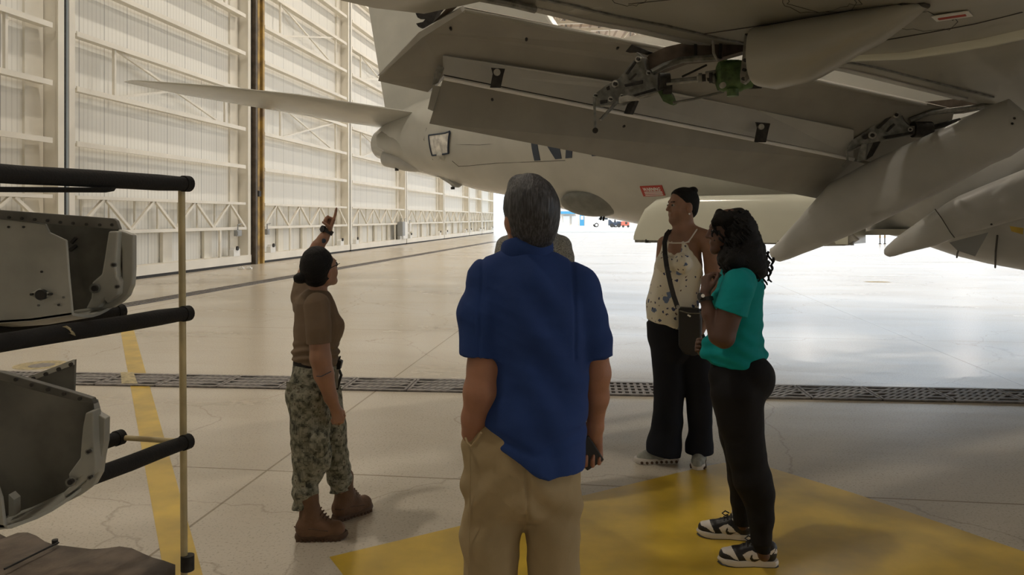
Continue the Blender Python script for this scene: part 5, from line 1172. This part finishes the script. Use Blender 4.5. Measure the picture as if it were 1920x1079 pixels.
# ================================================================= woman in the teal tee
f = Fig(3.62); J, K = f.J, f.K
PT = empty('person', (J(1390,800).x, 3.62, 0), label='woman with curly black hair in a teal tee and black leggings', cat='person')
S = Field(.0045); LAT = Vector((.25,1,0))
p, hf, hu, hr = head(S, J(1365,431,.02), (-.97,.05,-.05), .89)
S.c(*K(1370,455,17,.02), *K(1380,505,20,.02), .02)
S.g = 'T'; S.chain([K(1388,530,36,.02),K(1380,600,38,.02),K(1378,660,42,.02),K(1392,700,42,.02)], fl=(LAT,1.2), k=.03)
S.g = 'A'; S.chain([K(1382,530,21,-.15),K(1370,580,22,-.2),K(1356,632,20,-.21)], k=.012); S.g = None; S.chain([K(1356,632,20,-.21),K(1345,630,15,-.2),K(1330,590,12.5,-.17),K(1323,562,10,-.15),K(1322,548,9.5,-.14)], k=.012)
hand(S, J(1322,550,-.14), (.12,.2,1), (1,.35,0), -1, .160, (.9,.6,.4), thumb=.7)
S.g = 'F'; S.chain([K(1380,530,20,.17),K(1355,590,17,.22),K(1335,640,12,.2),K(1316,660,9,.12)], k=.012); hand(S, J(1320,655,.12), (-.5,-.5,.3), (.5,-.4,0), 1, .15, (.9,.8,.4))
S.g = 'L'
for a in ([K(1385,740,40,-.06),K(1398,830,29,-.08),K(1408,900,23,-.09),K(1424,950,18,-.1),K(1427,1020,11,-.1),K(1432,1042,11,-.1)], [K(1378,740,38,.08),K(1388,840,27,.12),K(1388,900,20,.18),K(1390,955,12,.22),K(1392,985,11,.25)]): S.chain(a, k=.02)
S.g = None; put(S, 'body', MS['deep'], PT, 2); eyes(p, .89, PT, hr)
HR = Field(.005); HR.e(J(1382,432,.03), (36*f.m,.115,43*f.m), None, .02, clip=[(J(1346,420), (-1,0,.25))]); HR.e(J(1392,470,.02), (40*f.m,.125,44*f.m), None, .03); HR.e(J(1402,500,.0), (38*f.m,.11,30*f.m), None, .03)
HR.e(J(1372,485,-.03), (24*f.m,.09,27*f.m), None, .03); HR.e(J(1357,410,.0), (19*f.m,.07,17*f.m), None, .02); HR.c(*K(1340,417,8,-.02), *K(1350,400,9,-.02), .02)
hb = put(HR, 'hair', MS['hair'], PT, 2, folds(.006, 60, 9, (1,1,.8), .2))
rs = random.Random(4); mb = MB()
def curl(c, ln, rad, lean):
    pts = []; n = 22; ph0 = rs.random()*6
    for k in range(n+1):
        t = k/n; a = ph0+t*ln*95; pts.append(Vector(c)+Vector((math.cos(a)*rad+lean[0]*t*ln, math.sin(a)*rad+lean[1]*t*ln, -t*ln)))
    mb.tube(pts, [.0065*(1-.4*k/n) for k in range(n+1)], 6)
for k in range(330):
    ang = rs.uniform(0, 6.283); v = rs.uniform(-.95, .95); cx, cy, rx, ry = rs.choice([(1382,432,34,42),(1392,472,40,42),(1402,500,38,28),(1376,488,22,26)])
    dx = rx*math.sqrt(1-v*v)*math.cos(ang); dyy = .115*math.sqrt(1-v*v)*math.sin(ang)
    if cx+dx < 1350 and cy-v*ry > 425: continue
    if dyy > .06: continue
    curl(J(cx+dx, cy-v*ry, .02+dyy), rs.uniform(.04,.09), rs.uniform(.008,.014), (rs.uniform(-.1,.3), rs.uniform(-.2,.2)))
for (x, y) in ((1430,480),(1434,495),(1440,500),(1444,505),(1447,492),(1436,515),(1432,522),(1425,520),(1442,480),(1428,470),(1418,528),(1352,480),(1355,492),(1350,470),(1340,425),(1338,432),(1342,440)): curl(J(x, y-8, -.02), .05, .008, (.15 if x > 1400 else 0, 0))
mb.build('curls', MS['hair'], hb, True)
T = Field(.0045); hem = [(J(1375,684), tuple(Vector((-.18,0,-1)))), (J(1436,668), tuple(Vector((.35,0,-1))))]
T.c(*K(1375,508,17,.02), *K(1390,530,30,.02), .03, fl=(LAT,1.2))
T.chain([K(1390,540,40,.02),K(1386,600,42,.02),K(1378,650,48,.02)], fl=(LAT,1.15), k=.02); T.chain([K(1378,648,50,.02),K(1378,720,54,.02)], fl=(LAT,1.1), k=.02, clip=hem)
T.c(*K(1353,560,20,-.06), *K(1350,566,20,.08), .03); T.c(*K(1330,648,17,.0), *K(1334,680,20,.0), .03, clip=hem); T.c(*K(1420,665,18,.0), k=.03, clip=hem)
T.chain([K(1392,528,26,-.10),K(1381,548,29,-.17),K(1366,600,31,-.2)], k=.014, clip=[(J(1369,585,-.2), tuple(Vector((-.36,0,-1))))])
T.wrap(S, 'T', .009, hem); T.wrap(S, 'A', .010, [(J(1369,585,-.2), tuple(Vector((-.36,0,-1))))]); T.wrap(S, 'F', .010, [(J(1369,590,.2), (0,0,-1))])
fo5 = folds(.0040, 12, 71, (1,1,.8)); fo6 = folds(.0015, 38, 72)
def fold_teal(V):
    z, x = V[:,2], V[:,0]; lo_ = np.exp(-((z-1.0)/.12)**2); return fo5(V)+fo6(V)+lo_*.005*np.sin(z*90+x*16+2*np.sin(x*18))
tl = put(T, 'teal_t_shirt', MS['teal'], PT, 2, fold_teal)
T = Field(.0045)
T.chain([K(1386,690,46,.02),K(1398,712,50,.02)], fl=(LAT,1.12), k=.02); T.c(*K(1412,706,38,-.06), *K(1410,706,38,.08), .04); T.c(*K(1350,705,22,-.02), k=.04)
T.chain([K(1382,740,49,-.05),K(1387,790,39,-.06),K(1399,850,33,-.08),K(1411,900,33,-.09),K(1421,925,28,-.095),K(1427,970,21,-.1),K(1427,1030,18,-.1)], k=.03, clip=[(J(1427,1019,-.1), (0,0,-1))])
T.chain([K(1374,740,42,.08),K(1386,820,34,.1),K(1392,890,24,.15),K(1390,940,18,.19),K(1392,990,17,.22)], k=.03, clip=[(J(1392,984,.22), (0,0,-1))])
T.wrap(S, 'L', .006, [(J(1392,984,.22), (0,0,-1))]); T.wrap(S, 'T', .006, [(J(1392,690), (0,0,1))])
put(T, 'leggings', MS['blackcloth'], PT, 2, folds(.0018, 22, 81))
wdv = J(1323,560,-.15)-J(1330,590,-.17); band(J(1323.5,562,-.15), wdv, 11.8*f.m, .016, 'wristwatch', MS['shoeblack'], PT, .004)
MB().disc(J(1313,556,-.17), (-.9,-.4,.1), .016, .010).build('watch_face', MS['shoeblack'], PT); MB().disc(J(1318,555,-.185), (-.3,-.9,.1), .008, .006).build('watch_buckle', M['brightedge'], PT)
# black and white sneakers with a curved stripe, panels chosen by their outline on the side of the shoe
def inpoly(x, y, P):
    r = np.zeros(len(x), bool); j = len(P)-1
    for i in range(len(P)):
        xi, yi = P[i]; xj, yj = P[j]; c = ((yi > y) != (yj > y)) & (x < (xj-xi)*(y-yi)/((yj-yi) or 1e-9)+xi); r ^= c; j = i
    return r
# outlines in shoe units: x from toe (0) to heel (1), y up, in shoe lengths
WH = [[(.06,.256),(.15,.29),(.23,.30),(.325,.128),(.245,.15),(.175,.198),(.075,.22)],
      [(.39,.22),(.477,.273),(.547,.297),(.616,.256),(.69,.175),(.767,.128),(.767,.08),(.50,.06),(.44,.14)],
      [(.60,.42),(.66,.37),(.756,.31),(.837,.29),(.93,.336),(.92,.29),(.86,.244),(.78,.256),(.66,.326)],
      [(.90,.25),(.955,.326),(.99,.244)]]
SW = [(.547,.244),(.517,.21),(.506,.163),(.535,.116),(.593,.105),(.70,.163),(.63,.160),(.57,.160),(.545,.18)]
for hx, hy, fx, ank, nm in ((1459,1062,(-1,.10),(1432,1040,-.1),0), (1412,1013,(-.93,.20),(1392,985,.25),1)):
    g0 = G(hx, hy); fv = Vector((fx[0], fx[1], 0)).normalized(); h0 = (g0.x, g0.y); Ls = .275; bt = empty('sneaker', g0); bt.parent = PT; bt.location = g0-Vector(PT['rl'])
    sole(h0, fv, Ls, 0, .006, 'outsole', MS['shoeblack'], bt, .12, .93); sole(h0, fv, Ls, .006, .032, 'midsole', MS['shoewhite'], bt, .12, .96)
    q = lambda x, z: Vector((h0[0], h0[1], z))+fv*x; Q = Field(.0026); cl = [((0,0,.026),(0,0,-1))]
    Q.chain([(q(.045,.055),.038),(q(.12,.052),.038),(q(.19,.044),.039),(q(.235,.042),.034)], k=.015, clip=cl)
    Q.c(q(.035,.085), .030, q(.05,.075), .033, .02); Q.c(q(.10,.088), .026, q(.15,.070), .026, .02); Q.c(q(.095,.105), .014, k=.02)
    Q.c(q(.052,.125), .027, q(.065,.10), .020, .006, sub=True)
    V, Qd = Q.mesh(2); cen = V[Qd].mean(1); xs = 1-((cen-np.array([h0[0], h0[1], 0]))@np.array(fv))/Ls; ys = cen[:,2]/Ls
    ix = np.ones(len(Qd), int)
    for P_ in WH: ix[inpoly(xs, ys, P_)] = 0
    sv = np.array([-fv.y, fv.x, 0]); side_ = np.abs((cen-np.array([h0[0], h0[1], 0]))@sv)
    ix[inpoly(xs, ys, SW)] = 1
    mk('upper', V, Qd, [MS['shoewhite'], MS['shoeblack']], bt, True, idx=ix)
    lc = MB(); sv = Vector((-fv.y, fv.x, 0))
    for k in range(5): c = q(.175-.017*k, .084+.0085*k); lc.tube([c-sv*.022-ZU*.008, c+ZU*.005, c+sv*.022-ZU*.008], .0038, 6)
    lc.tube([q(.115,.125), q(.135,.135), q(.15,.122), q(.135,.112), q(.12,.118)], .0035, 6); lc.build('laces', MS['shoeblack'], bt, True)
    MB().obox(q(.098,.127), fv*.004-ZU*.004, sv*.012, ZU*.012+fv*.004).build('tongue_tab', MS['shoewhite'], bt, bevel=.003)
